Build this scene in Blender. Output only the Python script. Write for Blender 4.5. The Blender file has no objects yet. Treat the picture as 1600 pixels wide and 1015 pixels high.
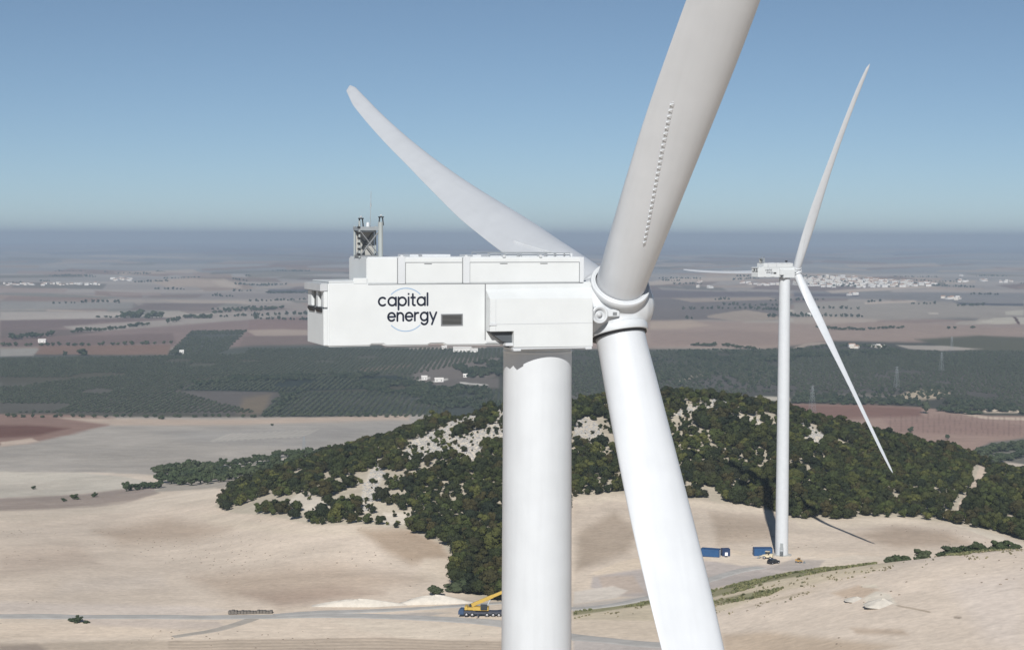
import bpy, bmesh, math, random
import numpy as np
from mathutils import Matrix, Vector, Euler

random.seed(7)
RNG = np.random.default_rng(11)
SC = bpy.context.scene
COL = SC.collection
PI = math.pi

# ------------------------------------------------------------------ camera numbers
F = 2632.36                      # focal length in photo pixels (1600 wide)
PITCH = 0.052187
ROLL = 0.0029585
HC = 201.0                       # camera height over the far plain
CAM = np.array([0.0, 0.0, HC])
cp, sp = math.cos(PITCH), math.sin(PITCH)
_f = np.array([0, cp, -sp]); _u = np.array([0, sp, cp]); _r = np.array([1.0, 0, 0])
_r2 = math.cos(ROLL) * _r + math.sin(ROLL) * _u
_u2 = -math.sin(ROLL) * _r + math.cos(ROLL) * _u

def proj(x, y, z):
    """world -> photo pixels (numpy arrays welcome)"""
    z = z - HC
    d = np.maximum(y * _f[1] + z * _f[2], 1.0)
    cx = x * _r2[0] + y * _r2[1] + z * _r2[2]
    cy = x * _u2[0] + y * _u2[1] + z * _u2[2]
    return 800 + F * cx / d, 507.5 - F * cy / d

def ray(px, py):
    return _f + _r2 * (px - 800) / F - _u2 * (py - 507.5) / F

def z_at(px, py, D):
    r = ray(px, py)
    return r[2] / r[1] * D       # relative to the camera

# ------------------------------------------------------------------ noise
def _hash(ix, iy, s):
    h = (ix.astype(np.int64) * 374761393 + iy.astype(np.int64) * 668265263 + s * 2147483647) & 0xFFFFFFFF
    h = ((h ^ (h >> 13)) * 1274126177) & 0xFFFFFFFF
    return ((h ^ (h >> 16)) & 0xFFFF) / 65535.0

def vnoise(x, y, s=0):
    x = np.asarray(x, float); y = np.asarray(y, float)
    ix = np.floor(x); iy = np.floor(y)
    fx = x - ix; fy = y - iy
    fx = fx * fx * (3 - 2 * fx); fy = fy * fy * (3 - 2 * fy)
    a = _hash(ix, iy, s); b = _hash(ix + 1, iy, s); c = _hash(ix, iy + 1, s); d = _hash(ix + 1, iy + 1, s)
    return (a * (1 - fx) + b * fx) * (1 - fy) + (c * (1 - fx) + d * fx) * fy - 0.5

# ------------------------------------------------------------------ terrain
# per photo column: (distance, value); value > 0 = photo row of the ground there, < 0 = height under the camera
KN = {
 -500: [(480,955),(560,888),(680,832),(760,800),(900,777),(1000,760),(1080,738),(1300,705),(1900,-201)],
 0:    [(480,955),(560,888),(680,832),(760,800),(820,792),(900,779),(1000,760),(1080,738),(1300,705),(1900,-201)],
 200:  [(480,955),(560,890),(680,830),(780,792),(830,786),(900,768),(1050,742),(1300,705),(1900,-201)],
 340:  [(480,955),(560,890),(640,845),(730,795),(800,770),(900,757),(1100,735),(1300,705),(1900,-201)],
 430:  [(480,953),(560,880),(640,822),(720,770),(800,742),(880,738),(1100,733),(1300,705),(1900,-201)],
 500:  [(480,952),(560,875),(635,818),(720,755),(800,722),(860,716),(1100,727),(1300,705),(1900,-201)],
 560:  [(480,951),(560,872),(625,812),(720,745),(830,700),(880,702),(1120,-149),(1400,-180),(1900,-201)],
 640:  [(480,950),(560,868),(620,822),(720,735),(850,674),(950,-112),(1150,-150),(1400,-181),(1900,-201)],
 720:  [(480,945),(500,930),(560,870),(620,815),(720,725),(870,649),(950,-107),(1150,-148),(1400,-180),(1900,-201)],
 785:  [(480,945),(510,920),(560,868),(620,812),(720,715),(870,632),(950,-103),(1150,-145),(1400,-180),(1900,-201)],
 897:  [(400,1012),(470,955),(520,908),(560,873),(600,829),(650,779),(720,720),(880,628),(960,-99),(1150,-142),(1400,-180),(1900,-201)],
 1000: [(400,1015),(450,962),(500,918),(545,875),(600,822),(650,777),(740,705),(880,619),(960,-95),(1150,-142),(1400,-180),(1900,-201)],
 1100: [(390,1015),(440,960),(480,926),(505,907),(545,868),(600,822),(648,783),(740,705),(880,612),(960,-93),(1150,-142),(1400,-182),(1900,-201)],
 1224: [(375,1015),(420,940),(458,893),(508,-103.2),(545,867.5),(575,844),(600,824),(625,809),(740,722),(880,641),(960,-103),(1150,-150),(1400,-185),(1900,-201)],
 1300: [(360,1015),(450,882),(505,-103),(545,866),(600,830),(630,813),(740,728),(880,664),(960,-110),(1150,-155),(1400,-187),(1900,-201)],
 1400: [(345,1015),(440,871),(500,-102.5),(545,864),(600,832),(628,812),(740,742),(880,686),(960,-118),(1150,-158),(1400,-188),(1900,-201)],
 1500: [(335,1015),(435,860),(500,-102),(560,858),(600,831),(625,817),(740,754),(880,710),(960,-124),(1150,-160),(1400,-188),(1900,-201)],
 1600: [(325,1015),(430,851),(500,-102),(580,862),(605,846),(740,782),(880,748),(960,-137),(1150,-165),(1400,-189),(1900,-201)],
 2100: [(310,1015),(430,830),(500,-100),(600,880),(740,815),(880,790),(960,-150),(1150,-172),(1400,-190),(1900,-201)],
}
_cols = np.array(sorted(KN))
_ND = 420
_LD = np.linspace(math.log(40), math.log(2600), _ND)
_tab = []
for c in _cols:
    ds = [40, 92, 250]; zs = [-97.0, -96.6, -96.5 if c < 950 else -96.5 + min(14, (c - 950) * 0.028)]
    for D, v in KN[int(c)]:
        ds.append(D); zs.append(v if v < 0 else z_at(c, v, D))
    ds.append(2600); zs.append(-201)
    _tab.append(np.interp(_LD, np.log(ds), zs))
_tab = np.array(_tab)
_PX = np.linspace(-500, 2100, 521)
_T = np.array([np.interp(_PX, _cols, _tab[:, j]) for j in range(_ND)]).T
def _smooth(a, s, ax):
    k = np.exp(-0.5 * (np.arange(-3 * s, 3 * s + 1) / s) ** 2); k /= k.sum()
    pad = [(0, 0), (0, 0)]; pad[ax] = (3 * s, 3 * s)
    return np.apply_along_axis(lambda v: np.convolve(v, k, 'valid'), ax, np.pad(a, pad, mode='edge'))
_T = _smooth(_smooth(_T, 2, 1), 7, 0)

# low swells in the far plain: (photo x, distance, half width m, half depth m, height m)
MOUNDS = [(1165, 4400, 140, 300, 10), (310, 7200, 260, 700, 20), (390, 7600, 120, 500, 12), (1560, 4000, 90, 160, 9),
          (1320, 7600, 320, 900, 16), (1130, 8600, 300, 700, 22), (600, 5200, 300, 700, 8), (1450, 5600, 300, 500, 9), (150, 5200, 260, 600, 7)]

def Zt(x, y):
    """terrain height (world z)"""
    x = np.asarray(x, float); y = np.asarray(y, float)
    r = np.hypot(x, y); th = np.arctan2(x, y)
    tc = np.clip(th, -0.42, 0.42)
    D = np.maximum(r * np.cos(tc), 41.0)
    px = 800 + F * np.tan(tc)
    fi = np.clip((px + 500) / 5.0, 0, 519.999); i = fi.astype(int); fi = fi - i
    fj = np.clip((np.log(D) - _LD[0]) / (_LD[1] - _LD[0]), 0, _ND - 1.001); j = fj.astype(int); fj = fj - j
    z = (_T[i, j] * (1 - fi) + _T[i + 1, j] * fi) * (1 - fj) + (_T[i, j + 1] * (1 - fi) + _T[i + 1, j + 1] * fi) * fj
    near = np.clip((1700 - D) / 500, 0, 1)
    z = z + near * (2.2 * vnoise(x / 65, y / 65, 1) + 0.55 * vnoise(x / 21, y / 26, 2) + 0.12 * vnoise(x / 6, y / 6, 3) + .04 * vnoise(x / 2.5, y / 2.5, 9))
    far = np.clip((D - 1800) / 1200, 0, 1)
    z = z + far * (3.0 * vnoise(x / 700, y / 700, 4))
    for mx, mD, wx, wd, h in MOUNDS:
        X0 = (mx - 800) / F * mD
        z = z + h * np.exp(-((x - X0) / wx) ** 2 - ((y - mD) / wd) ** 2)
    # level pads for the two towers
    for X0, Y0, z0, ra, rb in PADS:
        q = np.hypot(x - X0, (y - Y0)); w = np.clip((rb - q) / (rb - ra), 0, 1); w = w * w * (3 - 2 * w)
        z = z * (1 - w) + (z0 - HC) * w
    return z + HC
PADS = []

def ground_at(px, py, dmin=200.0, dmax=30000.0):
    r = ray(px, py); r = r / r[1]
    D = np.exp(np.linspace(math.log(dmin), math.log(dmax), 3000))
    dz = (HC + r[2] * D) - Zt(r[0] * D, D)
    k = np.argmax(dz < 0)
    if dz[k] >= 0: k = len(D) - 1
    a, b = D[max(k - 1, 0)], D[k]
    for _ in range(25):
        m = 0.5 * (a + b)
        if (HC + r[2] * m) - float(Zt(r[0] * m, m)) < 0: b = m
        else: a = m
    return np.array([r[0] * a, a, float(Zt(r[0] * a, a))])

# ------------------------------------------------------------------ materials
def lin(c):
    return tuple((v / 255 / 12.92) if v / 255 <= 0.04045 else ((v / 255 + 0.055) / 1.055) ** 2.4 for v in c)

MATS = {}
def mat(name, color, rough=0.6, metal=0.0, noise=0.0, nscale=1.0, spec=0.5, bump=0.0, bscale=20.0):
    if name in MATS: return MATS[name]
    m = bpy.data.materials.new(name); m.use_nodes = True
    nt = m.node_tree; b = nt.nodes['Principled BSDF']
    b.inputs['Roughness'].default_value = rough; b.inputs['Metallic'].default_value = metal
    b.inputs['Specular IOR Level'].default_value = spec
    tc = nt.nodes.new('ShaderNodeTexCoord')
    n = nt.nodes.new('ShaderNodeTexNoise'); n.inputs['Scale'].default_value = nscale; n.inputs['Detail'].default_value = 6
    nt.links.new(tc.outputs['Object'], n.inputs['Vector'])
    mr = nt.nodes.new('ShaderNodeMapRange'); mr.inputs['From Min'].default_value = 0.3; mr.inputs['From Max'].default_value = 0.7
    mr.inputs['To Min'].default_value = 1 - noise; mr.inputs['To Max'].default_value = 1 + noise * 0.3
    nt.links.new(n.outputs['Fac'], mr.inputs['Value'])
    vm = nt.nodes.new('ShaderNodeVectorMath'); vm.operation = 'SCALE'; vm.inputs[0].default_value = color[:3]
    nt.links.new(mr.outputs['Result'], vm.inputs['Scale'])
    nt.links.new(vm.outputs['Vector'], b.inputs['Base Color'])
    if bump:
        n2 = nt.nodes.new('ShaderNodeTexNoise'); n2.inputs['Scale'].default_value = bscale
        nt.links.new(tc.outputs['Object'], n2.inputs['Vector'])
        bp = nt.nodes.new('ShaderNodeBump'); bp.inputs['Strength'].default_value = bump; bp.inputs['Distance'].default_value = 0.05
        nt.links.new(n2.outputs['Fac'], bp.inputs['Height']); nt.links.new(bp.outputs['Normal'], b.inputs['Normal'])
    MATS[name] = m
    return m

def paint_material(name, color, rough):
    """turbine paint: faint vertical run-off streaks and blotches"""
    m = mat(name, color, rough, noise=0.05, nscale=0.6, spec=0.45)
    nt = m.node_tree; b = nt.nodes['Principled BSDF']
    tc = nt.nodes.new('ShaderNodeTexCoord'); mp = nt.nodes.new('ShaderNodeMapping')
    mp.inputs['Scale'].default_value = (3.0, 3.0, 0.22)
    nt.links.new(tc.outputs['Object'], mp.inputs['Vector'])
    n = nt.nodes.new('ShaderNodeTexNoise'); n.inputs['Scale'].default_value = 1.1; n.inputs['Detail'].default_value = 5
    nt.links.new(mp.outputs['Vector'], n.inputs['Vector'])
    mr = nt.nodes.new('ShaderNodeMapRange'); mr.inputs['From Min'].default_value = 0.45; mr.inputs['From Max'].default_value = 0.75
    mr.inputs['To Min'].default_value = 1.0; mr.inputs['To Max'].default_value = 0.965
    nt.links.new(n.outputs['Fac'], mr.inputs['Value'])
    old = b.inputs['Base Color'].links[0].from_socket
    vm = nt.nodes.new('ShaderNodeVectorMath'); vm.operation = 'SCALE'
    nt.links.new(old, vm.inputs[0]); nt.links.new(mr.outputs['Result'], vm.inputs['Scale'])
    nt.links.new(vm.outputs['Vector'], b.inputs['Base Color'])
    return m

WHITE = paint_material('turbine_paint', (0.515, 0.54, 0.565), 0.34)
BLADEW = paint_material('blade_gelcoat', (0.525, 0.55, 0.58), 0.34)
PANELW = mat('panel_paint', (0.54, 0.565, 0.575), 0.5, noise=0.05, nscale=0.8)
GREYP = mat('light_grey_paint', (0.42, 0.44, 0.46), 0.55, noise=0.08)
SEAM = mat('seam_grey', (0.16, 0.17, 0.18), 0.8)
DARK = mat('dark_rubber', (0.012, 0.014, 0.018), 0.7)
STEEL = mat('galvanised_steel', (0.33, 0.36, 0.38), 0.5, metal=0.4, noise=0.15, nscale=3)
INK = mat('navy_lettering', (0.010, 0.016, 0.035), 0.5)
ARCB = mat('blue_grey_arc', (0.22, 0.33, 0.48), 0.5)
GRILLE = mat('louvre_grey', (0.13, 0.135, 0.13), 0.6)
GLASS = mat('dark_glass', (0.03, 0.035, 0.04), 0.15)

def leaf_material(name, cols, attr=False):
    m = bpy.data.materials.new(name); m.use_nodes = True
    nt = m.node_tree; b = nt.nodes['Principled BSDF']
    b.inputs['Roughness'].default_value = 0.85; b.inputs['Specular IOR Level'].default_value = 0.15
    if attr:
        a = nt.nodes.new('ShaderNodeAttribute'); a.attribute_name = 'tint'; src = a.outputs['Fac']
    else:
        a = nt.nodes.new('ShaderNodeObjectInfo'); src = a.outputs['Random']
    g = nt.nodes.new('ShaderNodeNewGeometry')
    cr = nt.nodes.new('ShaderNodeValToRGB')
    el = cr.color_ramp.elements
    for i, c in enumerate(cols):
        p = i / (len(cols) - 1)
        if i == 0: e = el[0]; e.position = 0
        elif i == len(cols) - 1: e = el[-1]; e.position = 1
        else: e = el.new(p)
        e.color = (*c, 1)
    nt.links.new(src, cr.inputs['Fac'])
    mr = nt.nodes.new('ShaderNodeMapRange'); mr.inputs['To Min'].default_value = 0.75; mr.inputs['To Max'].default_value = 1.3
    nt.links.new(g.outputs['Random Per Island'], mr.inputs['Value'])
    vm = nt.nodes.new('ShaderNodeVectorMath'); vm.operation = 'SCALE'
    nt.links.new(cr.outputs['Color'], vm.inputs[0]); nt.links.new(mr.outputs['Result'], vm.inputs['Scale'])
    nt.links.new(vm.outputs['Vector'], b.inputs['Base Color'])
    return m

OAK = [(0.013, 0.018, 0.009), (0.036, 0.043, 0.014), (0.015, 0.021, 0.012), (0.072, 0.076, 0.022), (0.022, 0.028, 0.011), (0.046, 0.040, 0.016), (0.014, 0.020, 0.011), (0.050, 0.062, 0.019), (0.016, 0.022, 0.010)]
LEAF = leaf_material('shrub_leaves', OAK)
LEAFS = leaf_material('shrub_leaves_mass', OAK, True)
OLIVEC = [(0.046, 0.058, 0.034), (0.056, 0.067, 0.041), (0.048, 0.061, 0.038), (0.060, 0.066, 0.045)]
OLIVE = leaf_material('olive_leaves_mass', OLIVEC, True)
FARLEAF = leaf_material('tree_leaves', [(0.028, 0.042, 0.022), (0.044, 0.060, 0.028), (0.052, 0.064, 0.034), (0.034, 0.048, 0.028)])
FARLEAFS = leaf_material('tree_leaves_mass', [(0.022, 0.034, 0.020), (0.035, 0.048, 0.026), (0.045, 0.055, 0.032), (0.028, 0.040, 0.026)], True)
BARK = mat('bark', (0.10, 0.08, 0.06), 0.9, noise=0.3)

# ------------------------------------------------------------------ object helpers
def link(o, parent=None):
    COL.objects.link(o)
    if parent is not None: o.parent = parent
    return o

def tag(o, label=None, cat=None, group=None, kind=None):
    if label: o['label'] = label
    if cat: o['category'] = cat
    if group: o['group'] = group
    if kind: o['kind'] = kind
    return o

def empty(name, loc=(0, 0, 0), rz=0.0):
    o = bpy.data.objects.new(name, None); o.empty_display_size = 1
    o.location = loc; o.rotation_euler = (0, 0, rz)
    COL.objects.link(o); return o

class MB:
    """collects shapes for ONE mesh object"""
    def __init__(s): s.v = []; s.f = []; s.m = []; s.mi = 0; s.sm = []; s.smooth = False
    def add(s, vs, fs):
        n = len(s.v); s.v += [tuple(map(float, p)) for p in vs]
        for f in fs: s.f.append(tuple(n + i for i in f)); s.m.append(s.mi); s.sm.append(s.smooth)
        return s
    def box(s, x0, x1, y0, y1, z0, z1, M=None):
        vs = [(x, y, z) for z in (z0, z1) for y in (y0, y1) for x in (x0, x1)]
        if M is not None: vs = [tuple(M @ Vector(p)) for p in vs]
        return s.add(vs, [(0, 2, 3, 1), (4, 5, 7, 6), (0, 1, 5, 4), (2, 6, 7, 3), (0, 4, 6, 2), (1, 3, 7, 5)])
    def prism(s, prof, y0, y1):
        """profile in (x,z), extruded along y"""
        n = len(prof)
        vs = [(x, y0, z) for x, z in prof] + [(x, y1, z) for x, z in prof]
        return s.add(vs, [tuple(range(n)), tuple(range(2 * n - 1, n - 1, -1))] + [(i, i + n, (i + 1) % n + n, (i + 1) % n) for i in range(n)])
    def rings(s, rings, cap=True):
        n = len(rings[0]); vs = [p for r in rings for p in r]; fs = []
        for k in range(len(rings) - 1):
            for i in range(n):
                fs.append((k * n + i, k * n + (i + 1) % n, (k + 1) * n + (i + 1) % n, (k + 1) * n + i))
        sm = s.smooth; s.add(vs, fs)
        if cap:
            s.smooth = False
            s.add(rings[0], [tuple(range(n - 1, -1, -1))]); s.add(rings[-1], [tuple(range(n))])
            s.smooth = sm
        return s
    def lathe(s, prof, n=48, M=None, cap=True):
        """prof: (radius, z) list round z"""
        R = []
        for r, z in prof:
            ring = [Vector((r * math.cos(2 * PI * i / n), r * math.sin(2 * PI * i / n), z)) for i in range(n)]
            if M is not None: ring = [M @ p for p in ring]
            R.append([tuple(p) for p in ring])
        return s.rings(R, cap)
    def tube(s, a, b, r, n=8, r2=None):
        a = Vector(a); b = Vector(b); d = b - a
        M = Matrix.Translation(a) @ d.to_track_quat('Z', 'Y').to_matrix().to_4x4()
        return s.lathe([(r, 0), (r if r2 is None else r2, d.length)], n, M)
    def build(s, name, mats, parent=None, bevel=0.0):
        me = bpy.data.meshes.new(name)
        me.from_pydata(s.v, [], s.f); me.update()
        for m in (mats if isinstance(mats, (list, tuple)) else [mats]): me.materials.append(m)
        me.polygons.foreach_set('material_index', s.m)
        me.polygons.foreach_set('use_smooth', s.sm)
        if bevel:
            bm = bmesh.new(); bm.from_mesh(me)
            bmesh.ops.remove_doubles(bm, verts=bm.verts, dist=1e-5)
            es = [e for e in bm.edges if len(e.link_faces) == 2 and e.calc_face_angle(0) > 0.6]
            bmesh.ops.bevel(bm, geom=es, offset=bevel, segments=2, affect='EDGES', clamp_overlap=True)
            bm.to_mesh(me); bm.free()
        me.update()
        o = bpy.data.objects.new(name, me)
        return link(o, parent)

def np_mesh(name, V, quads, mats, smooth=False):
    me = bpy.data.meshes.new(name)
    k = quads.shape[1]
    me.vertices.add(len(V)); me.vertices.foreach_set('co', np.ascontiguousarray(V, np.float32).ravel())
    me.loops.add(quads.size); me.loops.foreach_set('vertex_index', quads.astype(np.int32).ravel())
    me.polygons.add(len(quads)); me.polygons.foreach_set('loop_start', np.arange(0, quads.size, k, dtype=np.int32))
    me.polygons.foreach_set('loop_total', np.full(len(quads), k, np.int32))
    me.polygons.foreach_set('use_smooth', np.full(len(quads), smooth, bool))
    me.update(calc_edges=True)
    for m in mats: me.materials.append(m)
    return me

# ------------------------------------------------------------------ wind turbine
TAU = 0.0775577       # rotor tilt
CONE = 0.0244473
HUBH = 93.515         # hub over tower foot
LT = 4.478            # hub in front of the tower axis
NW = 1.82             # half width of the nacelle

def rotor_frame(b):
    """matrix of a blade frame (x = axis, z = span) at rotor angle b, in turbine coordinates"""
    A = Vector((math.cos(TAU), 0, math.sin(TAU))); H = Vector((0, 1, 0)); Z = A.cross(H)
    if Z.z < 0: Z = -Z
    S = H * math.cos(b) + Z * math.sin(b)
    Y = S.cross(A)
    M = Matrix((A, Y, S)).transposed().to_4x4()
    M.translation = Vector((LT - .1254, 0, HUBH - .6003))
    return M

# blade stations: radius, chord, pitch axis position, relative thickness, airfoil share, twist (feathered rotor, trailing edges downwind)
PITCHED = 76.837
BK = [2.4, 6, 10, 14, 18, 24, 32, 42, 54, 66, 71.6, 73.0]
RTIP = 73.0
B_CH = [2.66, 3.05, 3.4167, 3.62, 3.60, 3.36, 2.70, 2.10, 1.76, 1.46, .95, .14]
B_AX = [.5, .4925, .4876, .5047, .5251, .5148, .5196, .5157, .4473, .36, .36, .4]
B_TH = [1, .86, .63, .47, .39, .32, .27, .235, .21, .19, .19, .22]
B_BL = [0, .2, .58, .86, 1, 1, 1, 1, 1, 1, 1, 1]
B_TW = [12, 12, 11, 9.3, 7.5, 5.2, 3.2, 1.5, .2, -.7, -1, -1]
NS = 44
def station(r):
    I = lambda t: float(np.interp(r, BK, t))
    n = [I(B_CH), I(B_AX), I(B_TH), I(B_BL), I(B_TW)]
    if 4 < r < 60:      # round off the kinks between stations
        for k, t in enumerate((B_CH, B_AX, B_TH, B_BL, B_TW)):
            n[k] = sum(float(np.interp(r + q, BK, t)) for q in (-2.4, -1.2, 0, 1.2, 2.4)) / 5
    return n
def surf(r, a):
    c, ax, th, bl, tw = station(r)
    t = math.radians(tw + PITCHED); x = .5 * (1 - math.cos(a)); sgn = 1 if (a % (2 * PI)) < PI else -1
    yt = 5 * th * (.2969 * math.sqrt(max(x, 0)) - .126 * x - .3516 * x * x + .2843 * x ** 3 - .1036 * x ** 4)
    y = (1 - bl) * .5 * math.sin(a) * th + bl * (.16 * x * (1 - x) + (1 if sgn > 0 else -.85) * yt)
    u = (x - ax) * c; v = y * c; q = r / 72.5
    return Vector((-math.sin(t) * u - math.cos(t) * v + r * .0279 + 2.739 * q * q + .1173 * q ** 3,
                   math.cos(t) * u - math.sin(t) * v - 1.2393 * q * q - 1.1581 * q ** 3 + .0148 * r, r))
def make_blade(root, b):
    rs = [1.0, 1.8] + [2.4 + .9 * i for i in range(76)] + [71.6, 72.1, 72.5, 72.75, 72.9, 73.0]
    rs = sorted(set(r for r in rs if r <= 71.3 or r in (71.6, 72.1, 72.5, 72.75, 72.9, 73.0)))
    mb = MB(); mb.smooth = True
    mb.rings([[tuple(surf(r, 2 * PI * i / NS)) for i in range(NS)] for r in rs])
    o = mb.build('blade', BLADEW, root); o.matrix_local = rotor_frame(b)
    vg = MB()           # vortex generators: a base strip with a row of small fins
    rr = [5.6 + k * .33 for k in range(27)]
    def at(r, dx=0.0):
        x = float(np.interp(r, [5.6, 14], [.57, .76])) + dx; a = math.acos(1 - 2 * min(x, .97))
        p = surf(r, a); n = (surf(r, a + .05) - p).cross(surf(r + .1, a) - p).normalized()
        cen = (surf(r, 0) + surf(r, PI)) / 2
        if n.dot(p - cen) < 0: n = -n
        return p, n
    for r0, r1 in zip(rr[:-1], rr[1:]):
        A0, n0 = at(r0, -.014); A1, _ = at(r1, -.014); C0, _ = at(r0, .014); C1, _ = at(r1, .014)
        vg.add([A0 - n0 * .02, A1 - n0 * .02, C1 - n0 * .02, C0 - n0 * .02, A0 + n0 * .02, A1 + n0 * .02, C1 + n0 * .02, C0 + n0 * .02], [(0,1,2,3),(4,7,6,5),(0,4,5,1),(1,5,6,2),(2,6,7,3),(3,7,4,0)])
        m0, _ = at(r0 + .06, -.024); m1, nn = at(r0 + .16, .024); m2, _ = at(r0 + .26, -.024)
        vg.add([m0, m1, m2, m0 + nn * .03, m1 + nn * .105, m2 + nn * .03], [(0,1,2),(3,5,4),(0,3,4,1),(1,4,5,2),(2,5,3,0)])
    vg.build('vortex_generator_strip', WHITE, o)
    return o

# ---- lettering drawn with round strokes
def arc(cx, cy, r, a0, a1, n=18):
    return [(cx + r * math.cos(math.radians(a0 + (a1 - a0) * i / n)), cy + r * math.sin(math.radians(a0 + (a1 - a0) * i / n))) for i in range(n + 1)]
GL = {
 'c': (0.92, [arc(.5, .5, .5, 48, 312)]),
 'a': (1.0, [arc(.5, .5, .5, 0, 360, 30), [(1, 1.0), (1, 0)]]),
 'p': (1.0, [arc(.5, .5, .5, 0, 360, 30), [(0, 1.0), (0, -.52)]]),
 'i': (0.0, [[(0, 1), (0, 0)], [(0, 1.42), (0, 1.43)]]),
 't': (0.5, [[(.22, 1.4), (.22, .2)] + arc(.42, .2, .2, 180, 270, 6)[1:] + [(.5, 0)], [(0, .97), (.5, .97)]]),
 'l': (0.0, [[(0, 1.5), (0, 0)]]),
 'e': (0.98, [[(.02, .5), (.98, .5)] + arc(.5, .5, .5, 2, 318, 26)]),
 'n': (0.84, [[(0, 1), (0, 0)], [(0, .0), (0, .55)] + arc(.42, .56, .42, 180, 0, 14) + [(.84, 0)]]),
 'r': (0.5, [[(0, 1), (0, 0)], [(0, .5)] + arc(.42, .54, .43, 170, 78, 8)]),
 'g': (1.0, [arc(.5, .5, .5, 0, 360, 30), [(1, 1.0), (1, 0)] + arc(.52, -.02, .48, 0, -145, 12)]),
 'y': (0.9, [[(0, 1), (.46, 0)], [(.92, 1), (.27, -.5)]]),
}
def stroke(mb, pts, w, P, y0, y1):
    """flat ribbon with round ends along pts, in the x-z plane, between y0 (front) and y1"""
    hw = w / 2
    for (ax, az), (bx, bz) in zip(pts[:-1], pts[1:]):
        a = P(ax, az); b = P(bx, bz)
        dx, dz = b[0] - a[0], b[1] - a[1]; L = math.hypot(dx, dz)
        if L < 1e-6: dx, dz, L = 1, 0, 1
        nx, nz = -dz / L * hw, dx / L * hw
        q = [(a[0] + nx, a[1] + nz), (b[0] + nx, b[1] + nz), (b[0] - nx, b[1] - nz), (a[0] - nx, a[1] - nz)]
        mb.add([(x, y0, z) for x, z in q], [(0, 1, 2, 3)])
    for (ax, az) in pts:
        a = P(ax, az); n = 12
        mb.add([(a[0] + hw * math.cos(2 * PI * i / n), y0 - 0.0012, a[1] + hw * math.sin(2 * PI * i / n)) for i in range(n)], [tuple(range(n))])
def word(mb, txt, x0, x1, zb, xh, w, y):
    adv = []; x = 0.0
    gap = 0.34
    for ch in txt:
        adv.append(x); x += GL[ch][0] + gap
    total = x - gap
    s = (x1 - x0 - w) / total
    for ch, ox in zip(txt, adv):
        for pts in GL[ch][1]:
            stroke(mb, pts, w, lambda px, pz, ox=ox: (x0 + w / 2 + (ox + px) * s, zb + pz * (xh - w) + w / 2), y, y)

ROT = Vector((LT - .1254, 0, HUBH - .6003))   # rotor centre
def N(l): return LT + l        # nacelle feature measured from the hub centre

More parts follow.
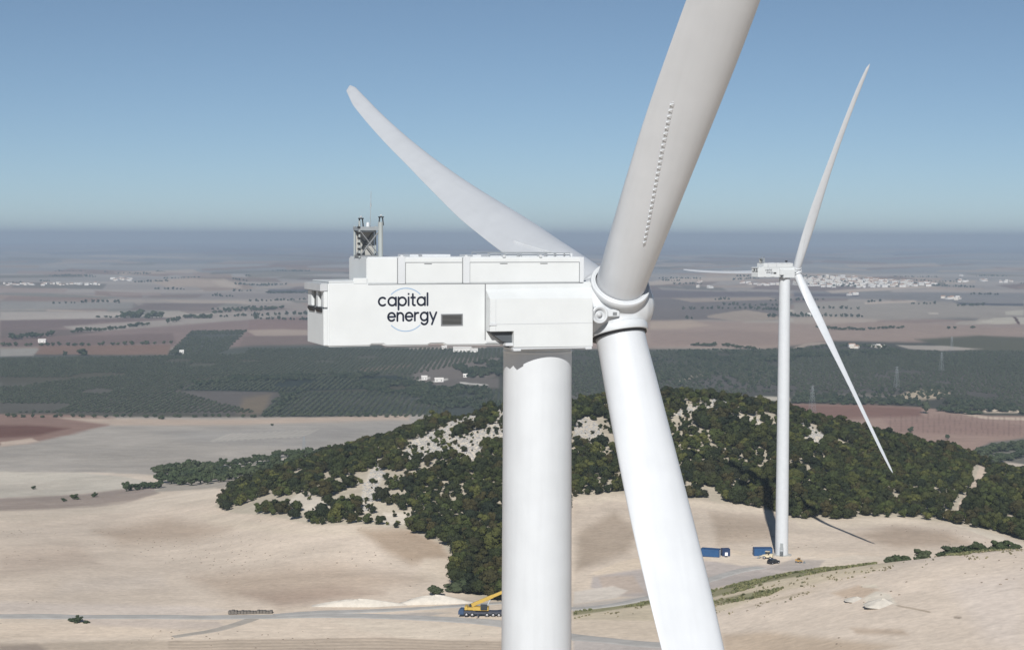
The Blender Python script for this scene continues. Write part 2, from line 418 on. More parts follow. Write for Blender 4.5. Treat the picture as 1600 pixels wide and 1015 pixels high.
def make_turbine(name):
    root = empty(name)
    # ---- tower
    mb = MB(); mb.smooth = True
    top = HUBH - 2.72; R0, R1 = 2.14, 1.81
    prof = []
    zs = [0, .25, .25001] + [top * k / 24 for k in range(1, 25)]
    for z in zs: prof.append((R0 + (R1 - R0) * z / top, z))
    mb.lathe(prof, 72)
    tower = mb.build('tower', WHITE, root)
    for z in (22.5, 45.5, 68.8, top - .22):
        fl = MB()
        r = R0 + (R1 - R0) * z / top
        fl.smooth = True; fl.lathe([(r + .004, z - .07), (r + .022, z - .05), (r + .022, z + .05), (r + .004, z + .07)], 72, cap=False)
        fl.build('flange_joint', WHITE, tower)
    fd = MB(); fd.lathe([(3.3, -.6), (3.3, .12), (2.5, .2), (2.2, .2)], 48); fd.build('foundation_collar', mat('concrete', (.42, .41, .38), .9, noise=.15), tower)
    # door on the camera side (turned back into turbine coordinates later by DOOR_ANGLE)
    dm = MB(); Md = Matrix.Rotation(DOOR_ANGLE, 4, 'Z')
    dm.box(2.06, 2.19, -.5, .5, 1.9, 4.2, Md); door = dm.build('door', mat('door_grey', (.25, .27, .28), .5), tower)
    sm = MB(); 
    for k in range(8): sm.box(2.2 + .0, 3.5 - k * .15, -.55, .55, .22 + k * .2, .27 + k * .2, Md)
    sm.tube(Md @ Vector((3.5, -.55, .2)), Md @ Vector((2.25, -.55, 2.9)), .04); sm.tube(Md @ Vector((3.5, .55, .2)), Md @ Vector((2.25, .55, 2.9)), .04)
    sm.build('entrance_steps', STEEL, tower)
    # ---- nacelle (origin of these numbers: hub centre height)
    h = HUBH
    nb = MB()
    # lower body: profile in x-z with the small notches along the bottom edge
    nb.prism([(N(-16.24), h - 2.40), (N(-14.12), h - 2.40), (N(-14.0), h - 2.32), (N(-13.4), h - 2.32), (N(-13.28), h - 2.42), (N(-11.1), h - 2.42), (N(-10.95), h - 2.34),
              (N(-10.3), h - 2.34), (N(-10.1), h - 2.44), (N(-8.04), h - 2.46), (N(-2.15), h - 2.5), (N(-2.15), h + .74), (N(-16.24), h + .78)], -NW, NW)
    nac = nb.build('nacelle', PANELW, root, bevel=.06)
    ub = MB()
    ub.box(N(-14.26), N(-2.62), -NW + .035, NW - .035, h + .70, h + 2.02)
    uh = ub.build('upper_housing', PANELW, nac, bevel=.05)
    yb = -NW
    sb = MB()
    e = .012
    def seam_h(x0, x1, z, t=.022, y=yb): sb.box(N(x0), N(x1), y - e, y + .03, h + z - t, h + z + t)
    def seam_v(x, z0, z1, t=.022, y=yb): sb.box(N(x) - t, N(x) + t, y - e, y + .03, h + z0, h + z1)
    seam_v(-8.03, -2.2, .70, .026); seam_h(-7.95, -2.4, -2.33, .012)
    seam_h(-8.02, -2.3, -2.385, .01)
    sb.box(N(-14.2), N(-2.66), yb - .004, yb + .1, h + .66, h + .704)
    yu = -NW + .035
    for x in (-12.67, -9.24): seam_v(x, .72, 2.0, .02, yu)
    for x in (-12.25, -8.85, -2.84): seam_v(x, .72, 1.78, .013, yu)
    seam_h(-12.25, -9.26, 1.77, .014, yu); seam_h(-8.83, -2.84, 1.77, .014, yu)
    for x in (-11.25, -7.2, -5.0): seam_h(x - .02, x + .38, 1.70, .022, yu); 
    sb.build('panel_seam', SEAM, nac)
    for x in (-12.65, -9.22):      # vertical cover strips of the upper housing
        pb = MB(); pb.box(N(x) + .02, N(x) + .36, yu - .03, yu + .02, h + .715, h + 2.07); pb.build('cover_strip', WHITE, nac)
    pb = MB(); pb.box(N(-2.82), N(-2.6), yu - .02, yu + .02, h + .715, h + 2.03)
    pb.build('cover_strip', WHITE, nac)
    rb = MB()     # roof hatches and handrails
    for x0, x1, z1 in ((-14.2, -2.7, 2.05),): rb.box(N(x0), N(x1), -NW + .1, NW - .1, h + 2.0, h + z1)
    for x0, x1, t in ((-11.85, -11.4, .12), (-11.2, -9.7, .13), (-8.5, -8.05, .1), (-7.55, -6.1, .13), (-5.9, -4.6, .14), (-4.4, -4.05, .2), (-3.9, -3.5, .2), (-3.4, -3.0, .18)):
        rb.box(N(x0), N(x1), -1.2, 1.0, h + 2.04, h + 2.04 + t)
    for x in (-12.45, -9.05, -7.0, -5.0): rb.box(N(x) - .07, N(x) + .07, -NW + .02, -NW + .3, h + 2.03, h + 2.14)
    rb.build('roof_hatch', WHITE, nac)
    rl = MB()
    for y in (-1.35, 1.35):
        rl.tube((N(-7.7), y, h + 2.24), (N(-3.2), y, h + 2.24), .022)
        for k in range(6): rl.tube((N(-7.7 + .9 * k), y, h + 2.04), (N(-7.7 + .9 * k), y, h + 2.24), .018)
    rl.build('handrail', STEEL, nac)
    # raised rear deck
    db = MB(); db.box(N(-16.2), N(-14.3), -NW + .03, NW - .03, h + .77, h + .86); db.box(N(-14.95), N(-14.24), -NW + .02, -NW + .32, h + .7, h + 1.0)
    db.build('rear_deck', PANELW, nac, bevel=.03)
    # rear hood, window posts and the two shaded lamps
    hb = MB(); hb.box(N(-16.62), N(-16.22), -NW + .05, NW - .02, h + .34, h + .74); hb.build('rear_hood', GREYP, nac, bevel=.04)
    wb = MB()
    for y0, y1 in ((-1.75, -1.2), (-.55, -.1), (.9, 1.75)): wb.box(N(-16.44), N(-16.22), y0, y1, h - .46, h + .34)
    wb.box(N(-16.46), N(-16.22), -NW + .04, NW - .04, h - 2.34, h - .52)
    wb.build('rear_panel', PANELW, nac, bevel=.03)
    gb = MB(); gb.box(N(-16.30), N(-16.23), -1.2, -.55, h - .46, h + .34); gb.box(N(-16.30), N(-16.23), -.1, .9, h - .46, h + .34)
    gb.build('rear_window', GRILLE, nac)
    for y0, y1 in ((-1.55, -.45), (.05, 1.2)):
        lb = MB(); lb.prism([(N(-16.60), h - .46), (N(-16.46), h - .46), (N(-16.46), h - .72), (N(-16.53), h - .68), (N(-16.59), h - .58)], y0, y1)
        lb.build('window_awning', DARK, nac, bevel=.03)
    # protruding side box
    xb0, xb1 = -7.99, -2.36; yo = -2.5
    prof = [(N(-6.71), h - 2.57), (N(xb1), h - 2.60), (N(xb1), h - .10), (N(xb0), h - .08), (N(xb0), h - 1.74), (N(-6.71), h - 1.74)]
    bb = MB(); bb.prism(prof, yo, -NW + .02)
    bb.add([(N(xb0), yo, h - .08), (N(xb1), yo, h - .10), (N(xb1) + .2, -NW + .01, h + .46), (N(xb0), -NW + .01, h + .38), (N(xb0), -NW + .01, h - .1), (N(xb1), -NW + .01, h - .1)],
           [(0, 1, 2, 3), (0, 3, 4), (1, 5, 2)])
    box_ = bb.build('side_fairing', PANELW, nac, bevel=.035)
    s2 = MB(); s2.box(N(xb0), N(xb1), yo - .008, yo + .02, h - 1.38, h - 1.355)
    s2.box(N(-7.70), N(-7.68), yo - .006, yo + .02, h - 1.74, h - .1)
    s2.build('fairing_seam', GREYP, nac)
    s3 = MB(); s3.box(N(-8.04), N(-7.66), yo - .04, yo + .05, h - 1.42, h - 1.30); s3.build('bracket', WHITE, nac)
    ch = MB(); ch.prism([(N(-7.95), h - 1.745), (N(-6.715), h - 1.745), (N(-6.715), h - 2.35), (N(-6.9), h - 2.35), (N(-7.25), h - 2.25)], -2.2, -NW + .01)
    ch.build('air_duct', mat('duct_grey', (.06, .07, .08), .7), nac)
    ft = MB()
    ft.box(N(-7.1), N(-6.2), -2.35, -1.9, h - 2.50, h - 2.34); ft.box(N(-6.75), N(-2.4), -2.47, -NW, h - 2.68, h - 2.585)
    ft.box(N(-6.72), N(-6.32), -2.5, -2.1, h - 2.76, h - 2.6); ft.box(N(-2.75), N(-2.4), -2.5, -2.1, h - 2.74, h - 2.6)
    ft.build('bottom_rail', WHITE, nac, bevel=.02)
    # yaw bearing skirt
    yk = MB(); yk.smooth = True
    yk.lathe([(1.62, h - 2.74), (1.75, h - 2.70), (1.75, h - 2.38)], 48); yk.build('yaw_skirt', mat('yaw_grey', (.10, .12, .14), .6), nac)
    # louvre
    lv = MB(); xg0, xg1 = N(-10.4), N(-9.24); z0, z1 = h - 1.44, h - .84
    lv.box(xg0, xg1, yb - .03, yb + .02, z0, z0 + .06); lv.box(xg0, xg1, yb - .03, yb + .02, z1 - .06, z1)
    lv.box(xg0, xg0 + .06, yb - .028, yb + .02, z0 + .06, z1 - .06); lv.box(xg1 - .06, xg1, yb - .028, yb + .02, z0 + .06, z1 - .06)
    lv.mi = 2; lv.box(xg0 + .06, xg1 - .06, yb - .006, yb + .01, z0 + .06, z1 - .06)
    lv.mi = 1
    for k in range(7):
        zz = z0 + .09 + k * .064
        lv.box(xg0 + .06, xg1 - .06, yb - .024, yb - .004, zz, zz + .022)
    lv.build('louvre', [SEAM, GRILLE, DARK], nac)
    # lettering
    yt = yb - .006
    tb = MB(); word(tb, 'capital', N(-13.70), N(-11.06), h - .43, .50, .10, yt)
    tb.build('company_lettering', INK, nac); tb = MB(); word(tb, 'energy', N(-13.22), N(-10.60), h - 1.20, .50, .10, yt)
    tb.build('company_lettering', INK, nac)
    for a0, a1 in ((46, 134), (-134, -46)):
        ab = MB(); stroke(ab, arc(N(-12.25), h - .60, 1.08, a0, a1, 30), .045, lambda x, z: (x, z), yt, yt)
        ab.build('logo_arc', ARCB, nac)
    # ---- lightning / met mast at the rear: posts, top frame and panel in one part
    mast = MB(); z0 = h + 2.0
    mast.mi = 0
    for x, y, r, zt in ((-14.28, -.45, .055, 1.85), (-13.18, -.45, .13, 1.8), (-14.28, .55, .05, 1.6), (-13.18, .55, .05, 1.6)):
        mast.tube((N(x), y, z0), (N(x), y, z0 + zt), r, 12)
    mo = mast.build('mast', mat('mast_grey', (.30, .33, .33), .6, noise=.1), root)
    br = MB()
    for y in (-.45, .55):
        br.tube((N(-14.28), y, z0 + .05), (N(-13.2), y, z0 + 1.4), .04); br.tube((N(-13.2), y, z0 + .05), (N(-14.28), y, z0 + 1.4), .03)
    br.box(N(-14.3), N(-13.2), -.5, .6, z0 + .02, z0 + .12)
    br.build('cross_brace', SEAM, mo)
    tp = MB(); tp.box(N(-14.34), N(-13.28), -.52, .62, z0 + 1.38, z0 + 1.56); tp.box(N(-14.2), N(-13.4), -.3, .4, z0 + 1.28, z0 + 1.37)
    tp.build('top_platform', STEEL, mo)
    pn = MB(); pn.box(N(-14.2), N(-13.25), .56, .60, z0 + .1, z0 + 1.36); pn.build('back_panel', mat('panel_mesh_grey', (.36, .36, .34), .8, noise=.12, nscale=4), mo)
    for x, y, zt in ((-14.2, -.45, 2.0), (-13.15, -.45, 2.08)):
        lm = MB()
        for sx in (-.12, .12): lm.tube((N(x) + sx, y, z0 + zt - .45), (N(x) + sx * .6, y, z0 + zt - .02), .032)
        lm.box(N(x) - .12, N(x) + .12, y - .1, y + .1, z0 + zt - .06, z0 + zt + .0)
        lm.build('lamp_bracket', DARK, mo)
        ll = MB(); ll.smooth = True; ll.lathe([(.0, 0), (.06, .01), (.06, .05), (.03, .08), (0.0, .085)], 16, Matrix.Translation((N(x), y, z0 + zt + .02)), cap=False)
        ll.build('beacon_lamp', GREYP, mo)
    for k in range(6):
        st = MB(); st.box(N(-14.40), N(-14.26), -.55, -.5, z0 + .12 + k * .27, z0 + .22 + k * .27)
        st.build('cable_clamp', DARK, mo)
    an = MB(); an.tube((N(-13.6), 0, z0 + 1.5), (N(-13.55), 0, z0 + 3.35), .014, 6); an.tube((N(-13.57), 0, z0 + 2.55), (N(-13.565), 0, z0 + 2.75), .035, 8)
    an.build('antenna', STEEL, mo)
    dm2 = MB(); dm2.smooth = True; dm2.lathe([(.0, .24), (.07, .22), (.1, .14), (.1, 0)], 16, Matrix.Translation((N(-13.75), -.1, z0 + 1.56))); dm2.build('sensor_dome', WHITE, mo)
    return root, nac

def make_rotor(root, b0):
    # hub: ball, main flange and three blade sockets fused by a voxel remesh
    hub = MB(); hub.smooth = True
    A = Vector((math.cos(TAU), 0, math.sin(TAU))); C0 = ROT.copy()
    Ma = Matrix.Translation(C0) @ A.to_track_quat('Z', 'Y').to_matrix().to_4x4()
    hub.lathe([(1.35, -2.2), (1.52, -1.5), (1.66, -.9), (1.74, 0), (1.70, .7), (1.5, 1.35), (1.1, 1.85), (.5, 2.2), (.02, 2.28)], 48, Ma)
    offs = SOCKETS
    for k in range(3):
        M = rotor_frame(b0 + k * 2 * PI / 3)
        hub.lathe([(1.5, -.2), (1.52, offs[k] - .32)], 56, M)
    o = hub.build('hub', WHITE, root)
    md = o.modifiers.new('fuse', 'REMESH'); md.mode = 'VOXEL'; md.voxel_size = 0.07; md.use_smooth_shade = True
    ms = o.modifiers.new('soft', 'SMOOTH'); ms.iterations = 14; ms.factor = .6
    dg = bpy.context.evaluated_depsgraph_get(); me = bpy.data.meshes.new_from_object(o.evaluated_get(dg)); o.modifiers.clear(); o.data = me; me.name = 'hub'
    for k in range(3):
        M = rotor_frame(b0 + k * 2 * PI / 3)
        rg = MB(); rg.smooth = False; q = offs[k]
        rg.smooth = True
        rg.lathe([(1.54, q - .46), (1.60, q - .40), (1.60, q - .04), (1.57, q), (1.44, q), (1.42, q - .05)], 72, M, cap=False)
        rg.lathe([(1.44, q - .01), (1.41, q + .035), (1.36, q + .035), (1.36, q - .2)], 72, M, cap=False)
        rg.build('blade_flange', WHITE, o)
        gk = MB(); gk.smooth = True; gk.lathe([(1.50, q - .1), (1.50, q + .09), (1.30, q + .09)] if k == 2 else [(1.4, q - .3), (1.4, q - .12), (1.28, q - .12)], 64, M, cap=False)
        gk.build('rubber_seal', DARK, o)
        make_blade(root, b0 + k * 2 * PI / 3)
    # side bolt cover with its small bracket
    rc = MB(); rc.smooth = True
    cx, cz = N(-1.72), HUBH - .98
    Mc = Matrix.Translation((cx, -1.45, cz)) @ Matrix.Rotation(PI / 2, 4, 'X')
    rc.lathe([(.42, -.3), (.42, .42), (.38, .46), (.30, .46), (.28, .36), (.16, .34), (.14, .44), (.06, .5), (0.001, .5)], 32, Mc, cap=False)
    rc.build('bearing_cover', GREYP, o)
    rr = MB(); rr.smooth = True; rr.lathe([(.44, .38), (.47, .42), (.47, .47), (.40, .49), (.36, .47)], 32, Mc, cap=False)
    rr.build('bearing_rim', WHITE, o)
    ar = MB(); ar.box(cx + .4, cx + 1.15, -1.86, -1.5, cz - .12, cz + .28); ar.mi = 1; ar.box(cx + .72, cx + 1.02, -1.875, -1.6, cz - .08, cz + .15)
    ar.build('pitch_bracket', [WHITE, SEAM], o, bevel=.03)
    cl = MB(); cl.smooth = True
    Mx = Matrix.Translation(ROT) @ A.to_track_quat('Z', 'Y').to_matrix().to_4x4()
    cl.lathe([(1.42, -2.6), (1.42, -2.0)], 48, Mx); cl.build('shaft_collar', mat('collar_grey', (.14, .15, .16), .7), o)
    return o

def tree_of(o):
    out = []
    for c in o.children: out.append(c); out += tree_of(c)
    return out
def dup(o, parent=None):
    c = o.copy(); COL.objects.link(c); c.parent = parent
    if parent is not None: c.matrix_parent_inverse = o.matrix_parent_inverse.copy()
    for ch in list(o.children): dup(ch, c)
    return c

PHI1, B1 = 1.2254459, 0.2220
PHI2, B2 = 1.08139, -0.03397
HUB1 = Vector((5.56755, 90.45609, HC - 3.06844))
HUB2 = Vector((92.62198, 550.21981, HC - 10.28842))
SOCKETS = [1.6, 1.68, 1.62]
def foot(hub, phi):
    A = Vector((math.sin(phi), math.cos(phi), 0)); p = hub - A * LT; return Vector((p.x, p.y, hub.z - HUBH)), PI / 2 - phi
F1, RZ1 = foot(HUB1, PHI1); F2, RZ2 = foot(HUB2, PHI2)
PADS += [(F1.x, F1.y, F1.z - .05, 6, 20), (F2.x, F2.y, F2.z - .05, 7, 20)]
# the doors look back towards the camera side
DOOR_ANGLE = math.atan2(-F2.y, -F2.x) - RZ2

t1, nac1 = make_turbine('wind_turbine'); hub1o = make_rotor(t1, B1)
t1.location = F1; t1.rotation_euler = (0, 0, RZ1)
tag(t1, 'large close white wind turbine with company lettering on its boxy nacelle', 'wind turbine', 'wind turbines')
t2 = dup(t1); t2.location = F2; t2.rotation_euler = (0, 0, RZ2)
tag(t2, 'smaller distant white wind turbine standing on a dirt pad before the wooded hill', 'wind turbine', 'wind turbines')
def rebase(o):
    for c in list(o.children):
        n = c.name.split('.')[0]
        if n in ('hub', 'blade'):
            Mr = rotor_frame(B2) @ rotor_frame(B1).inverted()
            c.matrix_basis = Mr @ c.matrix_basis
rebase(t2)
nac2 = [c for c in t2.children if c.name.startswith('nacelle')][0]
an = MB(); an.tube((N(-3.9), 0, HUBH + 2.05), (N(-3.9), 0, HUBH + 2.6), .12, 8); an.box(N(-4.2), N(-3.6), -.25, .25, HUBH + 2.45, HUBH + 2.85); an.build('wind_sensor', DARK, nac2)

# ------------------------------------------------------------------ ground sheet
SIG = 0.9e-4
HZ = np.array([0.225, 0.285, 0.385])
EG = 0.83
def albedo(rgb, D):
    """real base colour of a field whose hazed, sunlit look at distance D is rgb"""
    L = np.array(lin(rgb)); T = math.exp(-SIG * D)
    a = np.maximum((L - (1 - T) * HZ) / T / EG, 0.015)
    a = a * min(1.0, 0.64 / a.max())
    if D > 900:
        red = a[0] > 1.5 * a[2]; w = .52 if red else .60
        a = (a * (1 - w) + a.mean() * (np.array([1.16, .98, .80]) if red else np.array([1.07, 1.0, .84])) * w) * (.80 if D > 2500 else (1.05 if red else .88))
    return a

thd = np.linspace(-0.335, 0.335, 760)
side = np.linspace(0.345, PI, 70)
th = np.concatenate([-side[::-1], thd, side])
rs = [6.0]
while rs[-1] < 290: rs.append(rs[-1] * 1.12)
rs[-1] = 300.0
while rs[-1] < 42000:
    r = rs[-1]; rs.append(r + max(1.0 if r < 960 else 1.6, r * r / (F * 185.0)))
rs = np.array(rs)
TH, RR = np.meshgrid(th, rs)
GX = RR * np.sin(TH); GY = RR * np.cos(TH); GZ = Zt(GX, GY)
GPX, GPY = proj(GX, np.maximum(GY, 1.0), GZ)
behind = GY < 5
GPX = np.where(behind, -9999, GPX); GPY = np.where(behind, 3000, GPY)
GD = GY
nr, nt_ = TH.shape

def inpoly(px, py, poly):
    ins = np.zeros(px.shape, bool); n = len(poly)
    for i in range(n):
        x1, y1 = poly[i]; x2, y2 = poly[(i + 1) % n]
        if y1 == y2: continue
        c = ((y1 > py) != (y2 > py)) & (px < (x2 - x1) * (py - y1) / (y2 - y1) + x1)
        ins ^= c
    return ins
def sdist(px, py, poly):
    d = np.full(px.shape, 1e9); n = len(poly)
    for i in range(n):
        x1, y1 = poly[i]; x2, y2 = poly[(i + 1) % n]; dx, dy = x2 - x1, y2 - y1; L2 = dx * dx + dy * dy + 1e-9
        t = np.clip(((px - x1) * dx + (py - y1) * dy) / L2, 0, 1)
        d = np.minimum(d, np.hypot(px - x1 - t * dx, py - y1 - t * dy))
    return np.where(inpoly(px, py, poly), d, -d)

CO = np.zeros((nr, nt_, 3))
# wobble that breaks the straight edges of every patch
WX = 5 * vnoise(GX / 30, GY / 45, 5) + 2.5 * vnoise(GX / 9, GY / 16, 6)
WY = 3 * vnoise(GX / 34, GY / 50, 7) + 1.6 * vnoise(GX / 8, GY / 14, 8)
wf = np.clip(900 / np.maximum(GD, 1), .15, 1)
QX = GPX + WX * wf; QY = GPY + WY * wf
MASKS = {}
def paint(poly, rgb, soft=1.5, dmin=0, dmax=1e9, alpha=1.0, dist=None, raw=None):
    xs = [p[0] for p in poly]; ys = [p[1] for p in poly]; m = soft + 2
    sel = (QX > min(xs) - m) & (QX < max(xs) + m) & (QY > min(ys) - m) & (QY < max(ys) + m) & (GD > dmin) & (GD < dmax)
    if not sel.any(): return
    d = sdist(QX[sel], QY[sel], poly)
    w = np.clip(0.5 + d / (2 * soft), 0, 1); w = w * w * (3 - 2 * w) * alpha
    if raw is None:
        D = dist if dist else float(np.median(GD[sel]))
        c = albedo(rgb, D)
    else: c = np.array(raw)
    CO[sel] = CO[sel] * (1 - w[:, None]) + c[None] * w[:, None]

# base by distance
SAND = albedo((208, 195, 180), 500)
CO[:] = SAND
def row_poly(y0, y1, x0=-600, x1=2200): return [(x0, y0), (x1, y0), (x1, y1), (x0, y1)]
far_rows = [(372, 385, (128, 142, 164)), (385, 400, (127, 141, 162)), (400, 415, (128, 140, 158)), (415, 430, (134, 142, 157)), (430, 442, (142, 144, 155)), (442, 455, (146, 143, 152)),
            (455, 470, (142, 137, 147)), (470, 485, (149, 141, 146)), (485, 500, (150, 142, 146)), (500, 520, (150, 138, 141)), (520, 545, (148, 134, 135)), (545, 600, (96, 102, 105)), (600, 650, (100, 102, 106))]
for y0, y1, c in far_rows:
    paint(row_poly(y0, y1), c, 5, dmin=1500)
# random parcel mosaic over the far plain
rr_ = random.Random(3)
pal = [(150, 140, 146), (160, 150, 150), (126, 118, 128), (134, 126, 132), (166, 158, 156), (118, 124, 130), (140, 124, 128), (150, 136, 136), (128, 132, 136), (172, 165, 162)]
for k in range(330):
    y = 380 + 118 * rr_.random() ** 1.25
    dy = y - 366
    w = rr_.uniform(50, 190); hgt = dy * rr_.uniform(.03, .11); x = rr_.uniform(-60, 1680); sl = rr_.uniform(-.5, .5) * w * .5; tl = rr_.uniform(-.03, .03) * w
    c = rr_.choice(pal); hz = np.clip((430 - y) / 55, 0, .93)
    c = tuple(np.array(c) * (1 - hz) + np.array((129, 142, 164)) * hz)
    paint([(x, y + tl), (x + w, y - tl), (x + w + sl, y + hgt - tl), (x + sl, y + hgt + tl)], c, 1.2, dmin=2000, alpha=.8)

def hexc(*c): return c
# ---- left plain
paint([(0,470),(210,472),(205,482),(0,484)], (140,142,150), 2, 2000)
paint([(0,487),(190,487),(230,493),(140,498),(0,500)], (168,160,163), 2, 2000)
paint([(230,438),(300,434),(372,440),(378,449),(260,448)], (162,154,154), 3, 2000)
paint([(330,437),(352,436),(378,450),(345,448)], (170,163,160), 2, 2000)
paint([(420,452),(485,452),(485,456),(420,458)], (104,112,130), 1.5, 2000)
paint([(0,500),(330,496),(480,484),(490,498),(330,502),(200,516),(0,520)], (124,113,122), 2, 2000)
paint([(280,496),(470,482),(490,484),(490,500),(300,508)], (152,140,146), 2, 2000)
paint([(60,516),(160,504),(300,500),(500,494),(500,545),(60,540)], (140,124,130), 3, 2000)
paint([(100,510),(280,498),(470,486),(480,492),(250,510),(120,520)], (158,149,152), 2, 2000)
paint([(390,500),(500,494),(500,520),(385,524)], (140,120,126), 2, 2000)
paint([(385,516),(440,514),(500,516),(500,524),(400,525)], (164,150,146), 2, 2000)
paint([(380,526),(500,524),(500,545),(375,540)], (132,118,122), 2, 2000)
paint([(0,516),(90,514),(160,518),(100,526),(0,530)], (120,112,118), 2, 2000)
paint([(0,528),(270,520),(275,536),(0,542)], (128,112,118), 2, 2000)
paint([(60,540),(268,538),(262,555),(55,553)], (143,116,112), 1.5, 2000)
paint([(0,545),(62,544),(52,556),(0,557)], (152,152,156), 1.5, 2000)
paint([(0,557),(260,554),(390,540),(500,538),(800,538),(800,552),(0,566)], (92,106,106), 3, 1500)
paint([(0,562),(800,556),(800,652),(0,652)], (84,90,88), 6, 1500)
paint([(180,575),(430,565),(790,556),(790,585),(300,584)], (92,106,102), 8, 1500)
paint([(0,600),(280,592),(420,620),(420,645),(0,645)], (94,97,98), 8, 1500)
paint([(300,517),(385,516),(345,552),(262,553)], (92,104,106), 1, 2000)
paint([(284,612),(420,606),(450,622),(415,648),(300,645)], (104,101,107), 6, 1500)
paint([(380,622),(425,615),(410,648),(370,646)], (116,108,98), 6, 1500)
paint([(284,610),(310,596),(375,588),(620,586),(660,592),(600,606),(430,612)], (66,84,88), 1.5, 1500)
paint([(405,650),(430,622),(470,612),(790,608),(800,660),(640,652)], (74,90,92), 2, 1500)
for k in range(30):
    x = 455 + k * 11
    paint([(x, 636), (x + 24, 619), (x + 27, 619), (x + 3, 636)], (112, 112, 110), .8, 1500, alpha=.55)
paint([(655,572),(690,560),(790,558),(790,585),(720,600),(640,596)], (124,117,120), 3, 1500)
paint([(640,600),(700,592),(790,590),(790,606),(650,606)], (112,108,112), 2, 1500)
for a in ((652,594,672,590),(676,596,700,592),(718,597,762,602),(640,598,655,597)):
    paint([(a[0],a[1]-1.2),(a[2],a[3]-1.2),(a[2],a[3]+1.2),(a[0],a[1]+1.2)], (205,205,210), .6, 1500)
paint([(560,576),(640,568),(650,572),(570,582)], (134,116,114), 3, 1500, alpha=.7)
paint([(640,543),(760,540),(760,544),(640,546)], (150,140,140), 1, 1500)
# ---- ploughed slope between plain and dune
paint([(-600,650),(330,652),(560,652),(700,646),(700,720),(560,760),(340,745),(230,742),(150,738),(-600,738)], (166,158,156), 2, 850, 2200)
paint([(-600,648),(0,647),(90,647),(180,652),(170,664),(60,690),(0,696),(-600,696)], (140,108,102), 3, 850, 2200)
paint([(-600,664),(0,664),(40,664),(110,668),(60,680),(0,683),(-600,684)], (116,76,72), 3, 850, 2200)
paint([(0,690),(50,684),(60,690),(0,698)], (176,158,146), 2, 850, 2200)
paint([(90,652),(330,655),(560,650),(640,648),(640,656),(330,664),(180,664)], (172,154,142), 3, 850, 2200)
paint([(240,676),(620,660),(640,672),(470,700),(300,690)], (158,154,157), 8, 850, 2200)
for k in range(13):
    x = 330 + k * 11
    paint([(x, 688 - k * .5), (x + 34, 676 - k * .5), (x + 37, 677 - k * .5), (x + 3, 690 - k * .5)], (186, 180, 176), 1.2, 850, 2200, alpha=.6)
paint([(-600,736),(0,737),(120,738),(200,746),(232,752),(200,762),(120,772),(0,779),(-600,779)], (205,195,184), 2, 850, 1500)
paint([(0,755),(60,752),(120,760),(0,770)], (190,178,168), 5, 850, 1500, alpha=.6)
paint([(-600,778),(0,779),(130,772),(230,756),(250,770),(190,790),(0,800),(-600,801)], (146,136,130), 2.5, 700, 1500)
paint([(250,752),(330,744),(420,742),(400,760),(330,764),(240,768)], (160,150,143), 3, 700, 1500)
paint([(350,722),(400,716),(470,716),(460,722),(400,726)], (190,182,172), 1.5, 850, 1500)
# ---- dune field: soil tones, plus shading of hollows and bright rims painted into the colour
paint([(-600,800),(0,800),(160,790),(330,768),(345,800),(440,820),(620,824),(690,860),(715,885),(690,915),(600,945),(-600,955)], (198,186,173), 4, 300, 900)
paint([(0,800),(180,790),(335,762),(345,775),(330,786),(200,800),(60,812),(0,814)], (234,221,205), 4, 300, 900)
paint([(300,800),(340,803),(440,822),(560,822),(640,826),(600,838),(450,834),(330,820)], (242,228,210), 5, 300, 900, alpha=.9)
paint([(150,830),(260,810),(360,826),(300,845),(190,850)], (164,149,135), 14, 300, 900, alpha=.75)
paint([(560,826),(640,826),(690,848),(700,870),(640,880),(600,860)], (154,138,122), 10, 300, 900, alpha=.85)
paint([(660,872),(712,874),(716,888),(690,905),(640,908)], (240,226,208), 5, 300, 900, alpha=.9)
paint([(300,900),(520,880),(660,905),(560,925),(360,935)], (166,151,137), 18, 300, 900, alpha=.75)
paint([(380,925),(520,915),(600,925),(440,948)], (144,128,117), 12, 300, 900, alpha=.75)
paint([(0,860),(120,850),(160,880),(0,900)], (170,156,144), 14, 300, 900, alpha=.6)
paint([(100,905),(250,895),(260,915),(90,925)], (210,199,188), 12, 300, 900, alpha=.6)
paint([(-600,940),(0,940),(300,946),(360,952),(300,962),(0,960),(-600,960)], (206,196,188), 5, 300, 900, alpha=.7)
# cut bank, verges and foreground strip
paint([(455,952),(500,944),(600,939),(700,934),(728,936),(720,944),(560,950)], (240,224,206), 1.5, 300, 900)
paint([(520,968),(640,970),(780,982),(780,994),(640,1000),(560,984)], (236,223,206), 5, 300, 900)
paint([(590,961),(640,957),(705,956),(660,964)], (164,158,152), 1.5, 300, 900)
paint([(130,966),(340,968),(350,978),(280,985),(150,976)], (176,166,158), 4, 300, 900, alpha=.8)
paint([(0,972),(150,978),(330,984),(320,990),(100,996),(0,998)], (204,190,174), 5, 300, 900, alpha=.8)
paint([(-600,1006),(0,1004),(300,998),(560,996),(790,1002),(790,1200),(-600,1200)], (172,160,146), 3, 150, 900)
for k in range(5):
    paint([(260, 1000 + k * 5), (560, 996 + k * 5), (790, 1003 + k * 4), (790, 1005 + k * 4), (560, 998 + k * 5), (260, 1002 + k * 5)], (138, 126, 116), 1.2, 150, 900, alpha=.6)
paint([(0,1006),(60,1004),(80,1020),(0,1030)], (140,130,122), 5, 150, 900, alpha=.8)
